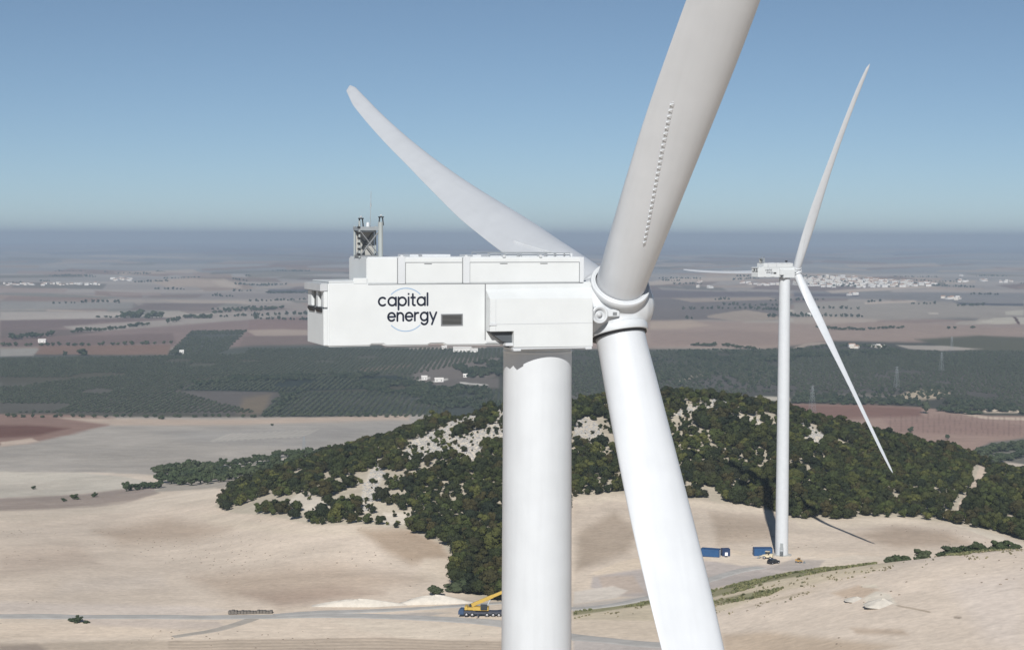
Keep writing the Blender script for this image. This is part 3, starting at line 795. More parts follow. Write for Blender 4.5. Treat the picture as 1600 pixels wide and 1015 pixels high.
# ---- between the towers
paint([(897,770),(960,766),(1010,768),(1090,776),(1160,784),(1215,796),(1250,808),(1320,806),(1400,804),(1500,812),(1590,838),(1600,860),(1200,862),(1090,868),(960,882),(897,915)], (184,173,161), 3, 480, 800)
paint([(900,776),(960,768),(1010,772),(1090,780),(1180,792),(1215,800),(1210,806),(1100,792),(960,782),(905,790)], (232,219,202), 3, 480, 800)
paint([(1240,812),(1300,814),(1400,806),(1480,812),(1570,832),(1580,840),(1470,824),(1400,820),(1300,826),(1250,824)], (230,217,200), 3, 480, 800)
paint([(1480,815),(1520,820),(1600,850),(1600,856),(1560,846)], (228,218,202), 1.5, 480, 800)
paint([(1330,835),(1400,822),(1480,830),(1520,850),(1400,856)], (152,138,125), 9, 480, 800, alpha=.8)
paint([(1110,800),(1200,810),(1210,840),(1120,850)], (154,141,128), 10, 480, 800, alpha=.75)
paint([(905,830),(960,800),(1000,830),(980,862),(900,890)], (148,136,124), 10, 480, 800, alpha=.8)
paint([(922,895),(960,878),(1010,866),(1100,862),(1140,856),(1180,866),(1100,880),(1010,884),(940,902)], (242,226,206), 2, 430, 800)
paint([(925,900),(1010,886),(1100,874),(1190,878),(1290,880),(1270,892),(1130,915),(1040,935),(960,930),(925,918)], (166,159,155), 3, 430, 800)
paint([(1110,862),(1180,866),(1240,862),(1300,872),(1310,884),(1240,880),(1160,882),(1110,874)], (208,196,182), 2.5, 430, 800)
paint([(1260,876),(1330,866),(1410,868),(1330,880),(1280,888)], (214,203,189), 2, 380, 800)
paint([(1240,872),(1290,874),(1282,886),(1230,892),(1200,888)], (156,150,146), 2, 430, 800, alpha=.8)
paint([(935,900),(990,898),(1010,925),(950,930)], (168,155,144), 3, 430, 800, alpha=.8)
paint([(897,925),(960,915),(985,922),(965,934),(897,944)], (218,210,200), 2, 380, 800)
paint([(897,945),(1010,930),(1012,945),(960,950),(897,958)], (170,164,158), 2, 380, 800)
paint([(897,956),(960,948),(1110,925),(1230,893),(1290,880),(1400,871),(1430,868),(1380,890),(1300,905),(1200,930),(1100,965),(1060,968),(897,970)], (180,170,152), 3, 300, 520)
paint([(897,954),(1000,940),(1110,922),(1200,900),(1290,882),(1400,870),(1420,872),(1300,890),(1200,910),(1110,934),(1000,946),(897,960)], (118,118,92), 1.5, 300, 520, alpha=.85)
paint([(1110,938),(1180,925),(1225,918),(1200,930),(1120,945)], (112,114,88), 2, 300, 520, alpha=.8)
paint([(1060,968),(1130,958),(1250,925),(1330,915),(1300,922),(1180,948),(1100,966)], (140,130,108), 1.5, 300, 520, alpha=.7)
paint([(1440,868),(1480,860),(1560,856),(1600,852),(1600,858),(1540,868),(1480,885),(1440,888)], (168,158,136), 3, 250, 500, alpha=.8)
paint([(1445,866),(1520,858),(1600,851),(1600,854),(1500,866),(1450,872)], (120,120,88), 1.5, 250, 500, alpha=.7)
# near right dune
paint([(1060,972),(1200,940),(1330,908),(1400,880),(1440,868),(1600,856),(2200,830),(2200,1400),(1100,1400)], (214,201,187), 4, 60, 500)
paint([(1300,925),(1345,914),(1375,922),(1365,934),(1320,932)], (178,162,146), 3, 60, 500)
paint([(1350,934),(1370,924),(1392,928),(1402,944),(1360,944)], (230,222,208), 2, 60, 500)
paint([(1345,914),(1370,913),(1374,919),(1350,918)], (226,216,200), 1.5, 60, 500)
paint([(1402,945),(1455,956),(1454,958),(1402,947)], (150,138,124), .8, 60, 500)
paint([(1330,980),(1410,984),(1420,992),(1340,990)], (160,144,128), 4, 60, 500, alpha=.7)
paint([(1130,990),(1200,985),(1320,1000),(1400,1010),(1320,1030),(1130,1030)], (166,150,132), 8, 60, 500, alpha=.75)
paint([(1480,910),(1600,890),(1600,1020),(1540,1000)], (208,198,190), 20, 60, 500, alpha=.6)
paint([(1491,963),(1502,963),(1500,967),(1490,966)], (140,130,120), 1, 60, 500)
# foreground between towers
paint([(897,966),(1000,968),(1025,972),(1030,1000),(950,992),(897,984)], (236,221,202), 3, 250, 520)
paint([(897,994),(960,998),(1040,1006),(1040,1060),(897,1060)], (170,164,160), 3, 200, 520)
# ---- hill: pale rocky soil with brighter bare patches
HILL = [(336,790),(350,775),(400,752),(450,735),(520,712),(600,684),(660,660),(720,636),(790,618),(897,612),(1000,606),(1090,598),(1150,606),(1224,628),(1300,652),(1400,676),(1500,704),(1600,742),(1700,775),
        (1700,880),(1600,846),(1560,832),(1480,816),(1400,808),(1300,812),(1240,812),(1200,796),(1100,780),(1000,772),(950,770),(897,776),(880,800),(800,945),(730,928),(704,905),(712,880),(690,850),(640,828),(560,818),(490,820),(430,806),(360,800)]
paint(HILL, (170,163,150), 3, 480, 960)
ROCKS = [[(628,720),(640,690),(690,668),(735,640),(790,636),(792,700),(760,690),(735,728),(700,712),(650,722)], [(570,760),(582,724),(596,718),(600,745),(588,775),(575,800),(560,795)],
         [(897,640),(925,650),(945,680),(930,702),(900,690)], [(1050,645),(1080,632),(1110,625),(1130,608),(1142,616),(1140,640),(1112,640),(1060,650)], [(1100,660),(1180,648),(1200,672),(1180,682),(1140,672),(1110,672)],
         [(1255,655),(1300,690),(1285,705),(1262,700)], [(440,790),(470,770),(500,775),(520,800),(480,800)], [(530,762),(545,742),(552,745),(540,765)], [(600,800),(640,800),(650,818),(600,822)]]
for p in ROCKS: paint(p, (196, 189, 178), 3, 480, 960, alpha=.9)
TRAIL = [(1492,795),(1500,780),(1512,768),(1522,752),(1528,736),(1530,726),(1540,730),(1540,742),(1530,760),(1522,775),(1508,786),(1500,796)]
paint(TRAIL, (200,186,172), 1.2, 480, 960)
# ---- right plain
paint([(1015,440),(1060,434),(1170,432),(1185,438),(1100,440),(1015,446)], (168,162,162), 1.5, 2500)
paint([(1015,452),(1120,455),(1230,456),(1230,463),(1100,464),(1015,466)], (122,118,134), 2, 2500)
paint([(1240,455),(1340,456),(1600,458),(1600,474),(1500,476),(1400,468),(1240,465)], (128,132,146), 2, 2500)
paint([(1290,454),(1440,446),(1470,448),(1400,452),(1300,458)], (166,160,160), 1.2, 2500)
paint([(600,470),(1220,464),(1240,470),(1220,500),(600,500)], (122,118,128), 3, 2500)
paint([(1050,466),(1200,464),(1215,468),(1080,472)], (152,144,144), 1.5, 2500)
paint([(1105,493),(1140,487),(1165,484),(1205,490),(1225,498),(1160,502),(1105,496)], (156,147,144), 1, 2500)
paint([(1240,474),(1310,470),(1440,470),(1600,476),(1600,500),(1500,496),(1400,500),(1240,498)], (150,144,146), 3, 2500)
paint([(1350,472),(1430,469),(1432,472),(1352,475)], (172,164,162), 1, 2500)
paint([(600,501),(1100,502),(1240,504),(1400,503),(1520,510),(1600,512),(1600,530),(1460,534),(1240,545),(1015,541),(600,541)], (158,140,138), 3, 2500)
paint([(1015,502),(1080,500),(1110,508),(1060,514),(1015,514)], (170,154,146), 3, 2500)
paint([(1015,516),(1060,518),(1140,514),(1220,520),(1220,540),(1015,540)], (148,130,130), 4, 2500, alpha=.7)
paint([(1240,496),(1300,494),(1380,500),(1300,506),(1240,506)], (164,153,150), 2, 2500, alpha=.8)
paint([(1524,504),(1552,497),(1585,495),(1592,505),(1560,506)], (216,208,196), .8, 2500)
paint([(1588,496),(1620,495),(1620,507),(1594,506)], (222,214,204), .8, 2500)
paint([(1582,494),(1588,495),(1594,506),(1590,507)], (110,92,92), .6, 2500)
paint([(1570,486),(1600,484),(1600,492),(1572,492)], (168,165,160), 1, 2500)
paint([(1450,488),(1466,488),(1466,491),(1452,491)], (176,168,164), 1, 2500)
paint([(1490,472),(1560,474),(1600,474),(1600,478),(1500,476)], (92,104,124), 1, 2500)
paint([(1240,458),(1340,460),(1345,463),(1240,463)], (112,112,132), 1, 2500)
paint([(780,556),(800,545),(1015,545),(1180,548),(1240,540),(1300,532),(1440,535),(1530,526),(1600,528),(1650,528),(1650,660),(1015,620),(780,610)], (84,92,92), 3, 1600)
paint([(1430,530),(1530,524),(1600,527),(1600,548),(1500,548)], (100,108,100), 3, 1600)
paint([(1400,539),(1470,540),(1535,545),(1470,548),(1420,545)], (166,157,156), 1.2, 1600)
paint([(1235,545),(1262,535),(1300,534),(1290,537),(1262,540),(1245,547)], (160,148,144), 1, 1600)
paint([(1015,590),(1240,575),(1500,575),(1600,590),(1600,625),(1240,612),(1015,615)], (94,96,102), 10, 1600)
paint([(1240,560),(1500,552),(1600,560),(1600,575),(1240,580)], (86,100,98), 8, 1600, alpha=.7)
paint([(1055,595),(1085,585),(1115,583),(1090,588),(1060,598)], (150,142,136), 1, 1600, alpha=.9)
paint([(1240,614),(1290,616),(1360,614),(1400,616),(1400,626),(1240,622)], (126,122,120), 3, 1600, alpha=.8)
paint([(1398,620),(1425,610),(1470,607),(1485,614),(1470,622),(1420,626)], (176,164,142), 3, 1600, alpha=.85)
paint([(1515,634),(1545,630),(1580,640),(1600,640),(1600,645),(1540,644)], (188,176,160), 2, 1600)
paint([(1180,618),(1235,620),(1235,626),(1186,625)], (180,172,160), 1.5, 1600)
paint([(1238,630),(1360,632),(1440,636),(1470,640),(1540,648),(1650,652),(1650,716),(1540,700),(1500,706),(1400,690),(1240,660)], (152,124,118), 2, 1150, 2400)
paint([(1238,631),(1350,632),(1440,637),(1440,650),(1330,654),(1238,652)], (128,92,90), 4, 1150, 2400, alpha=.9)
paint([(1380,655),(1480,650),(1600,665),(1600,680),(1400,676)], (138,108,106), 6, 1150, 2400, alpha=.7)
paint([(1480,641),(1545,650),(1650,654),(1650,658),(1540,655)], (184,166,152), 1.2, 1150, 2400, alpha=.9)
paint([(1520,704),(1545,690),(1600,684),(1650,684),(1650,730),(1560,720)], (110,112,108), 2, 1000, 2400)
for k in range(34):
    x = 1390 + k * 8.5; y0 = 646 + max(0, (k - 8)) * .35
    paint([(x, y0), (x + 1.6, y0), (x + 2.4 - k * .1, y0 + 30), (x + .4 - k * .1, y0 + 30)], (120, 92, 92), .7, 1150, 2400, alpha=.5)

# parcels the photo does not reach (sides and rear) fall back to tan plain
out = (np.abs(TH) > 0.33) & (RR > 1500)
CO[out] = albedo((150, 142, 140), 3000)
# tone variation of the soil itself
var = 1 + .20 * vnoise(GX / 55, GY / 75, 21) + .10 * vnoise(GX / 16, GY / 24, 22) + .05 * vnoise(GX / 4, GY / 6, 23)
var = np.where(RR > 1700, 1 + .16 * vnoise(GX / 260, GY / 420, 24) + .08 * vnoise(GX / 50, GY / 120, 25), var)
CO *= var[..., None]
CO *= np.where((GD < 900)[..., None], np.array([1.02, 1.005, .985]), 1.0)
CO = np.clip(CO, 0.01, .8)

V = np.stack([GX, GY, GZ], -1).reshape(-1, 3)
i0 = np.arange(nr - 1)[:, None] * nt_ + np.arange(nt_ - 1)[None]
quads = np.stack([i0, i0 + 1, i0 + nt_ + 1, i0 + nt_], -1).reshape(-1, 4)[:, ::-1]
def ground_material():
    m = bpy.data.materials.new('field_soil'); m.use_nodes = True; nt = m.node_tree; b = nt.nodes['Principled BSDF']
    b.inputs['Roughness'].default_value = .95; b.inputs['Specular IOR Level'].default_value = .08
    a = nt.nodes.new('ShaderNodeAttribute'); a.attribute_name = 'soil'
    g = nt.nodes.new('ShaderNodeNewGeometry')
    prev = a.outputs['Color']
    for sc, lo, hi, det, stretch in ((.55, .87, 1.10, 8, (1, 1, 1)), (.045, .90, 1.08, 4, (1, 1.3, 1)), (1.0, .93, 1.05, 4, (.10, .8, 1))):
        mp = nt.nodes.new('ShaderNodeMapping'); mp.inputs['Scale'].default_value = stretch; mp.inputs['Rotation'].default_value = (0, 0, .35)
        nt.links.new(g.outputs['Position'], mp.inputs['Vector'])
        n = nt.nodes.new('ShaderNodeTexNoise'); n.inputs['Scale'].default_value = sc; n.inputs['Detail'].default_value = det; n.inputs['Roughness'].default_value = .65
        nt.links.new(mp.outputs['Vector'], n.inputs['Vector'])
        mr = nt.nodes.new('ShaderNodeMapRange'); mr.inputs['From Min'].default_value = .3; mr.inputs['From Max'].default_value = .7
        mr.inputs['To Min'].default_value = lo; mr.inputs['To Max'].default_value = hi; nt.links.new(n.outputs['Fac'], mr.inputs['Value'])
        vm = nt.nodes.new('ShaderNodeVectorMath'); vm.operation = 'SCALE'; nt.links.new(prev, vm.inputs[0]); nt.links.new(mr.outputs['Result'], vm.inputs['Scale'])
        prev = vm.outputs['Vector']
    nt.links.new(prev, b.inputs['Base Color'])
    n2 = nt.nodes.new('ShaderNodeTexNoise'); n2.inputs['Scale'].default_value = .9; n2.inputs['Detail'].default_value = 5
    nt.links.new(g.outputs['Position'], n2.inputs['Vector'])
    bp = nt.nodes.new('ShaderNodeBump'); bp.inputs['Strength'].default_value = .25; bp.inputs['Distance'].default_value = .25
    nt.links.new(n2.outputs['Fac'], bp.inputs['Height']); nt.links.new(bp.outputs['Normal'], b.inputs['Normal'])
    return m
gm = ground_material()
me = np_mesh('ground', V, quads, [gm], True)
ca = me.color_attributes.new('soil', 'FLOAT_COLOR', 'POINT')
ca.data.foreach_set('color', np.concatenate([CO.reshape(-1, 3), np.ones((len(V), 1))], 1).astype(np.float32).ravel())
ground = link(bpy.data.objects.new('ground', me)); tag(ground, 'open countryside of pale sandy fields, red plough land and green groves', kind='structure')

# ------------------------------------------------------------------ ribbons draped on the ground
def ribbon(name, pix, width, m, label, lift=.14, edge=.6, dmin=200):
    pts = np.array([ground_at(px, py, dmin) for px, py in pix])
    seg = np.hypot(np.diff(pts[:, 0]), np.diff(pts[:, 1])); s = np.concatenate([[0], np.cumsum(seg)])
    t = np.arange(0, s[-1], 1.5)
    x = np.interp(t, s, pts[:, 0]); y = np.interp(t, s, pts[:, 1])
    k = np.ones(9) / 9
    if len(x) > 20:
        x = np.convolve(np.pad(x, 4, mode='edge'), k, 'valid'); y = np.convolve(np.pad(y, 4, mode='edge'), k, 'valid')
    dx = np.gradient(x); dy = np.gradient(y); L = np.hypot(dx, dy) + 1e-9; nx, ny = -dy / L, dx / L
    n = 9; w = width * (1 + .12 * vnoise(t / 12, t * 0, 40))
    off = np.linspace(-.5, .5, n)
    X = x[:, None] + nx[:, None] * off[None] * w[:, None]; Y = y[:, None] + ny[:, None] * off[None] * w[:, None]
    Z = Zt(X, Y) + lift; Z[:, 0] -= lift + .1; Z[:, -1] -= lift + .1
    i0 = np.arange(len(x) - 1)[:, None] * n + np.arange(n - 1)[None]
    q = np.stack([i0, i0 + 1, i0 + n + 1, i0 + n], -1).reshape(-1, 4)
    me = np_mesh(name, np.stack([X, Y, Z], -1).reshape(-1, 3), q, [m], True)
    o = link(bpy.data.objects.new(name, me)); tag(o, label, kind='structure'); return o
ROADM = mat('gravel_road', (.44, .425, .40), .95, noise=.15, nscale=.25, spec=.1)
TRACKM = mat('dirt_track', (.43, .39, .34), .95, noise=.15, nscale=.25, spec=.1)
ribbon('road', [(-60,962),(60,962),(200,963),(330,964),(420,963),(520,961),(600,962),(680,966),(790,973),(900,996),(960,1001),(1060,1008)], 7.5, ROADM, 'pale gravel access road crossing the bottom of the picture')
ribbon('road', [(420,962),(500,956),(580,954),(660,950),(740,945),(800,940),(900,952),(960,945),(1020,932),(1080,915),(1150,892),(1200,885)], 5.5, ROADM, 'gravel branch road running past the crane towards the turbine pad', lift=.18)
ribbon('road', [(400,964),(370,975),(320,988),(260,996)], 4.5, TRACKM, 'short track curving off the road at lower left', lift=.1)

# ------------------------------------------------------------------ foliage meshes
def shrub_arrays(seed, nleaf, lsize, aspect=.72, lobes=7, core=True, spread=.5, trunk=False):
    r = np.random.default_rng(seed)
    L = []
    for k in range(lobes):
        a = r.uniform(0, 2 * PI); q = math.sqrt(r.uniform(.2, 1)) * spread * .66
        rad = r.uniform(.15, .25) if k else .40
        cz = aspect * r.uniform(.2, .85) if k else aspect * .48
        L.append((math.cos(a) * q * (k > 0), math.sin(a) * q * (k > 0), min(cz, aspect - rad * .75), rad))
    L = np.array(L)
    idx = r.choice(lobes, nleaf, p=L[:, 3] ** 2 / (L[:, 3] ** 2).sum())
    d = r.normal(size=(nleaf, 3)); d /= np.linalg.norm(d, axis=1)[:, None]; d[:, 2] = np.abs(d[:, 2]) * .9 - .15 * (r.random(nleaf) < .4) - .1
    rad = L[idx, 3] * r.uniform(.82, 1.07, nleaf)
    c = L[idx, :3] + d * rad[:, None] * np.array([1, 1, .85])
    c[:, 2] = np.clip(c[:, 2], .02, None)
    nrm = d + r.normal(size=(nleaf, 3)) * .38; nrm /= np.linalg.norm(nrm, axis=1)[:, None]
    t = np.cross(nrm, r.normal(size=(nleaf, 3))); t /= np.linalg.norm(t, axis=1)[:, None]; b = np.cross(nrm, t)
    s = lsize * r.uniform(.6, 1.3, nleaf)[:, None]
    Vv = np.stack([c - t * s - b * s * .7, c + t * s * .8 - b * s, c + t * s + b * s * .8, c - t * s * .7 + b * s], 1).reshape(-1, 3)
    Q = np.arange(nleaf * 4).reshape(-1, 4)
    if core:      # inner masses that keep the sky from showing straight through
        for (x, y, z, rr) in L:
            n1, n2 = 6, 4; P = []
            for j in range(n2 + 1):
                ph = PI * j / n2
                for i in range(n1):
                    a = 2 * PI * i / n1; P.append((x + rr * .8 * math.sin(ph) * math.cos(a), y + rr * .8 * math.sin(ph) * math.sin(a), max(z + rr * .72 * math.cos(ph), -.05)))
            base = len(Vv); Vv = np.concatenate([Vv, np.array(P)])
            q = [[base + j * n1 + i, base + j * n1 + (i + 1) % n1, base + (j + 1) * n1 + (i + 1) % n1, base + (j + 1) * n1 + i] for j in range(n2) for i in range(n1)]
            Q = np.concatenate([Q, np.array(q)])
    if trunk:
        P = []; base = len(Vv)
        for zz, rr in ((-.05, .05), (.3, .035)):
            for i in range(6): P.append((rr * math.cos(i * PI / 3), rr * math.sin(i * PI / 3), zz))
        Vv = np.concatenate([Vv, np.array(P)]); Q = np.concatenate([Q, np.array([[base + i, base + (i + 1) % 6, base + 6 + (i + 1) % 6, base + 6 + i] for i in range(6)])])
    return Vv, Q

def mass(name, XYZ, SZ, RZ, TINT, templates, m, hs=None):
    Vs, Qs, Ts = [], [], []; off = 0
    which = RNG.integers(0, len(templates), len(XYZ))
    for ti, (tv, tq) in enumerate(templates):
        sel = np.where(which == ti)[0]
        if not len(sel): continue
        c, s = np.cos(RZ[sel]), np.sin(RZ[sel]); S = SZ[sel]
        H = S if hs is None else hs[sel]
        x = (tv[None, :, 0] * c[:, None] - tv[None, :, 1] * s[:, None]) * S[:, None] + XYZ[sel, 0:1]
        y = (tv[None, :, 0] * s[:, None] + tv[None, :, 1] * c[:, None]) * S[:, None] + XYZ[sel, 1:2]
        z = tv[None, :, 2] * H[:, None] + XYZ[sel, 2:3]
        Vs.append(np.stack([x, y, z], -1).reshape(-1, 3)); k = len(tv)
        Qs.append((tq[None] + off + np.arange(len(sel))[:, None, None] * k).reshape(-1, 4)); off += k * len(sel)
        Ts.append(np.repeat(TINT[sel], k))
    Vv = np.concatenate(Vs); Q = np.concatenate(Qs); T = np.concatenate(Ts)
    me = np_mesh(name, Vv, Q, [m]); at = me.attributes.new('tint', 'FLOAT', 'POINT'); at.data.foreach_set('value', T.astype(np.float32))
    return link(bpy.data.objects.new(name, me))

def spots(polys, spacing, dmin, dmax, xr, jitter=.45, wob=6.0):
    """jittered world lattice filtered by photo-space outlines"""
    x0, x1 = xr
    X, Y = np.meshgrid(np.arange(x0, x1, spacing), np.arange(dmin, dmax, spacing))
    X = X + RNG.uniform(-jitter, jitter, X.shape) * spacing; Y = Y + RNG.uniform(-jitter, jitter, Y.shape) * spacing
    X = X.ravel(); Y = Y.ravel(); Z = Zt(X, Y); px, py = proj(X, Y, Z)
    px = px + wob * vnoise(X / 20, Y / 20, 50); py = py + wob * .5 * vnoise(X / 20, Y / 20, 51)
    k = np.zeros(len(X), bool)
    for p in polys: k |= inpoly(px, py, p)
    return X[k], Y[k], Z[k], px[k], py[k]

# ---- shrubs of the hill
X, Y, Z, px, py = spots([HILL], 3.9, 480, 990, (-150, 340), wob=5)
bare = np.zeros(len(X), bool)
for p in ROCKS: bare |= inpoly(px, py, p)
trail = inpoly(px, py, [(a - 4.5, b - 1) if i < 6 else (a + 4.5, b + 2) for i, (a, b) in enumerate(TRAIL)])
clear = vnoise(X / 16, Y / 16, 60) + .5 * vnoise(X / 6, Y / 6, 61)
left_open = np.clip((640 - px) / 200, 0, 1) * .20
op = inpoly(px, py, [(555,795),(590,705),(690,650),(740,632),(786,630),(786,742),(700,748),(640,765),(600,800)]) | inpoly(px, py, [(1035,660),(1060,612),(1110,604),(1160,612),(1215,640),(1230,690),(1120,700),(1060,680)]) | inpoly(px, py, [(895,628),(950,640),(960,720),(895,730)])
bare |= op & (vnoise(X / 9, Y / 15, 67) + .4 * vnoise(X / 4, Y / 6, 68) > .03)
bare &= vnoise(X / 13, Y / 18, 66) > -.22
keep = ((~bare) | (RNG.random(len(X)) < .62)) & (~trail) & (clear > -.31 + left_open)
keep &= ~((np.hypot(X - F2.x, Y - F2.y) < 30))
X, Y, Z, px, py, bare = X[keep], Y[keep], Z[keep], px[keep], py[keep], bare[keep]
SZ = RNG.uniform(2.3, 5.4, len(X)) * RNG.choice([1, 1, 1, 1.3], len(X)) * (1 + .5 * vnoise(X / 25, Y / 25, 62)); SZ = np.where(bare, SZ * RNG.uniform(.16, .62, len(X)), SZ)
SZ = np.where((py > 850) & (px < 900), SZ * 1.35, SZ)
vis = (py + 6 > 590)
app = SZ / Y
app = np.where((Y > 905) | (px > 1605) | ((px > 788) & (px < 892)), 0, app)
order = np.argsort(-app)
SH = [shrub_arrays(100 + k, 640, .034, .95, 7) for k in range(8)]
SHME = []
for k, (v_, q_) in enumerate(SH): SHME.append(np_mesh('hill_shrub', v_, q_, [LEAF]))
top = order[:285]
for i in top:
    o = bpy.data.objects.new('hill_shrub', SHME[int(RNG.integers(8))]); link(o)
    s = float(SZ[i]) * 1.12; o.location = (X[i], Y[i], Z[i] - .1); o.scale = (s, s, s * RNG.uniform(.85, 1.15)); o.rotation_euler = (0, 0, RNG.uniform(0, 6.28))
    tag(o, 'rounded dark green evergreen shrub among the shrubs covering the rocky hill', 'shrub', 'shrubs on the hill')
rest = order[285:]
TL = [shrub_arrays(300 + k, 200, .048, .95, 6) for k in range(5)]
o = mass('hill_scrub', np.stack([X, Y, Z - .1], 1)[rest], SZ[rest] * 1.12, RNG.uniform(0, 6.28, len(rest)), RNG.random(len(rest)), TL, LEAFS)
tag(o, 'dense dark green evergreen scrub covering the upper slopes of the hill', 'scrub', kind='stuff')

# ---- bare limestone blocks in the rocky openings
XR, YR, ZR, pxr, pyr = spots(ROCKS[:6], 1.5, 560, 960, (-150, 260), wob=8)
kk = RNG.random(len(XR)) < .6; XR, YR, ZR = XR[kk], YR[kk], ZR[kk]
def rock_arrays(seed):
    r = np.random.default_rng(seed); P = []; n1, n2 = 7, 4
    for j in range(n2 + 1):
        ph = PI * j / n2
        for i in range(n1):
            a = 2 * PI * i / n1; q = r.uniform(.7, 1.15); P.append((.5 * q * math.sin(ph) * math.cos(a), .5 * q * math.sin(ph) * math.sin(a), .3 * q * math.cos(ph)))
    return np.array(P), np.array([[j * n1 + i, j * n1 + (i + 1) % n1, (j + 1) * n1 + (i + 1) % n1, (j + 1) * n1 + i] for j in range(n2) for i in range(n1)])
o = mass('limestone_rocks', np.stack([XR, YR, ZR], 1), RNG.uniform(.5, 2.0, len(XR)), RNG.uniform(0, 6, len(XR)), RNG.random(len(XR)), [rock_arrays(k) for k in range(5)], mat('limestone', (.36, .35, .335), .95, noise=.25, nscale=.4, spec=.1))
tag(o, 'pale grey limestone boulders scattered in the bare openings of the hill', 'rocks', kind='stuff')

# ---- olive groves and plantations of the plain
OT = [shrub_arrays(400 + k, 26, .16, .8, 3, core=True) for k in range(4)]
groves = [([[(262,553),(300,517),(386,516),(350,553)]], 9, 2800, 4200), ([[(284,610),(310,596),(375,588),(620,586),(660,592),(600,606),(430,611)]], 7, 2000, 2700),
          ([[(405,650),(432,622),(470,613),(790,610),(800,655),(640,650)]], 7.5, 1860, 2300), ([[(0,560),(260,556),(390,545),(790,545),(790,556),(640,585),(310,592),(280,612),(400,645),(0,645)]], 7.4, 1900, 3200),
          ([[(790,550),(1240,545),(1400,548),(1600,548),(1600,632),(1500,630),(1400,606),(1240,612),(1015,620),(790,620)]], 8.0, 1980, 3100)]
GXs, GYs = [], []
for polys, sp_, d0, d1 in groves:
    x_, y_, z_, _, _ = spots(polys, sp_, d0, d1, (-1400, 1300), jitter=.12 if sp_ < 8 else .34, wob=3)
    k_ = vnoise(x_ / 60, y_ / 90, 77) > -.3
    GXs.append(x_[k_]); GYs.append(y_[k_])
gx, gy = np.concatenate(GXs), np.concatenate(GYs)
print('olives', len(gx))
o = mass('olive_grove', np.stack([gx, gy, Zt(gx, gy) - .1], 1), RNG.uniform(3.2, 5.0, len(gx)), RNG.uniform(0, 6, len(gx)), RNG.random(len(gx)), OT, OLIVE, hs=RNG.uniform(2.6, 4.2, len(gx)))
tag(o, 'rows of grey green olive trees planted across the plain behind the hill', 'olive grove', kind='stuff')

# ---- trees one can tell apart
TR = [shrub_arrays(500 + k, 260, .06, .95, 7, trunk=True, spread=.55) for k in range(6)]
TRME = [np_mesh('tree', v_, q_, [FARLEAF]) for v_, q_ in TR]
def put_tree(name, x, y, w, h, label, group, cat='tree'):
    o = bpy.data.objects.new(name, TRME[int(RNG.integers(6))]); link(o)
    o.location = (x, y, float(Zt(x, y)) - .15); o.scale = (w, w, h); o.rotation_euler = (0, 0, RNG.uniform(0, 6.28))
    return tag(o, label, cat, group)
def tree_row(name, pix, n, w, h, label, group, jit=2.0, dmin=900, cat='tree'):
    xs = [p[0] for p in pix]; ys = [p[1] for p in pix]; L = np.concatenate([[0], np.cumsum(np.hypot(np.diff(xs), np.diff(ys)))])
    for k in range(n):
        t = L[-1] * (k + RNG.uniform(.2, .8)) / n
        a, b = np.interp(t, L, xs), np.interp(t, L, ys)
        p = ground_at(a + RNG.uniform(-jit, jit) * .4, b + RNG.uniform(-jit, jit) * .35, dmin)
        put_tree(name, p[0], p[1], w * RNG.uniform(.75, 1.25), h * RNG.uniform(.7, 1.2), label, group, cat)

lab = 'dark green bushy tree in the wooded gully left of the hill'
for pix, n, w, h, jt in (([(244,742),(300,745),(350,746),(400,744)], 24, 10, 8, 12), ([(250,755),(300,757),(350,752)], 9, 8, 7, 5), ([(270,734),(330,731),(370,727),(410,722),(440,716)], 20, 7, 6, 3), ([(425,714),(450,714),(505,712)], 10, 8, 7.5, 3),
                         ([(190,768),(215,764),(250,762)], 6, 6, 5, 4), ([(385,742),(430,737),(470,728)], 14, 9, 7, 6)):
    tree_row('gully_tree', pix, n, w, h, lab, 'trees in the gully left of the hill', jt, 860)
for a, b, w, l in ((116, 780, 5, 'larger dark bush on the brown bank at the left'), (148, 776, 4, 'small dark bush right of the larger bush on the brown bank'), (52, 764, 3.2, 'low dark tuft on the pale strip at far left'), (100, 785, 3, 'flat bush at the foot of the brown bank'),
                   (252, 655, 7, 'lone rounded tree on the edge of the plough land at left'), (425, 665, 3.5, 'tiny dark bush alone in the grey ploughed slope')):
    p = ground_at(a, b, 850); o = put_tree('bush', p[0], p[1], w, w * .75, l, None, 'bush')
for a, b, w, l in ((112, 971, 2.2, 'left tuft of the small bushes beside the gravel road'), (122, 972, 3.4, 'largest of the small bushes beside the gravel road'), (135, 973, 1.8, 'right tuft of the small bushes beside the gravel road'),
                   (682, 931, 5.6, 'dark round bush standing alone left of the hill foot')):
    p = ground_at(a, b, 300); put_tree('bush', p[0], p[1], w, w * .7, l, None, 'bush')
for k, (a, b, w, h) in enumerate(((712,924,7,4.2),(730,922,9,5.2),(752,920,8.5,5),(772,916,8,5))):
    p = ground_at(a, b, 300); put_tree('hill_foot_bush', p[0], p[1], w, h, 'wide dark bush at the foot of the hill behind the crane', 'bushes at the foot of the hill', 'bush')
for a, w, h in ((1396,5.5,3.6),(1408,6.5,4.6),(1420,5.5,3.8),(1450,7,6.2),(1478,5,3.8),(1490,7,5),(1502,7,5.2),(1514,7,5.4),(1526,6,5.4),(1537,6.5,6.6),(1550,6,5),(1562,6,5),(1576,8,8.2),(1592,6,5)):
    D = float(np.interp(a, [1400, 1500, 1600], [453, 449, 445])); x = (a - 800) / F * D
    put_tree('ridge_bush', x, D + RNG.uniform(-2, 3), w * .7, h * .55 + .8, 'olive green bush peeking over the sandy ridge at right', 'bushes behind the sandy ridge', 'bush')
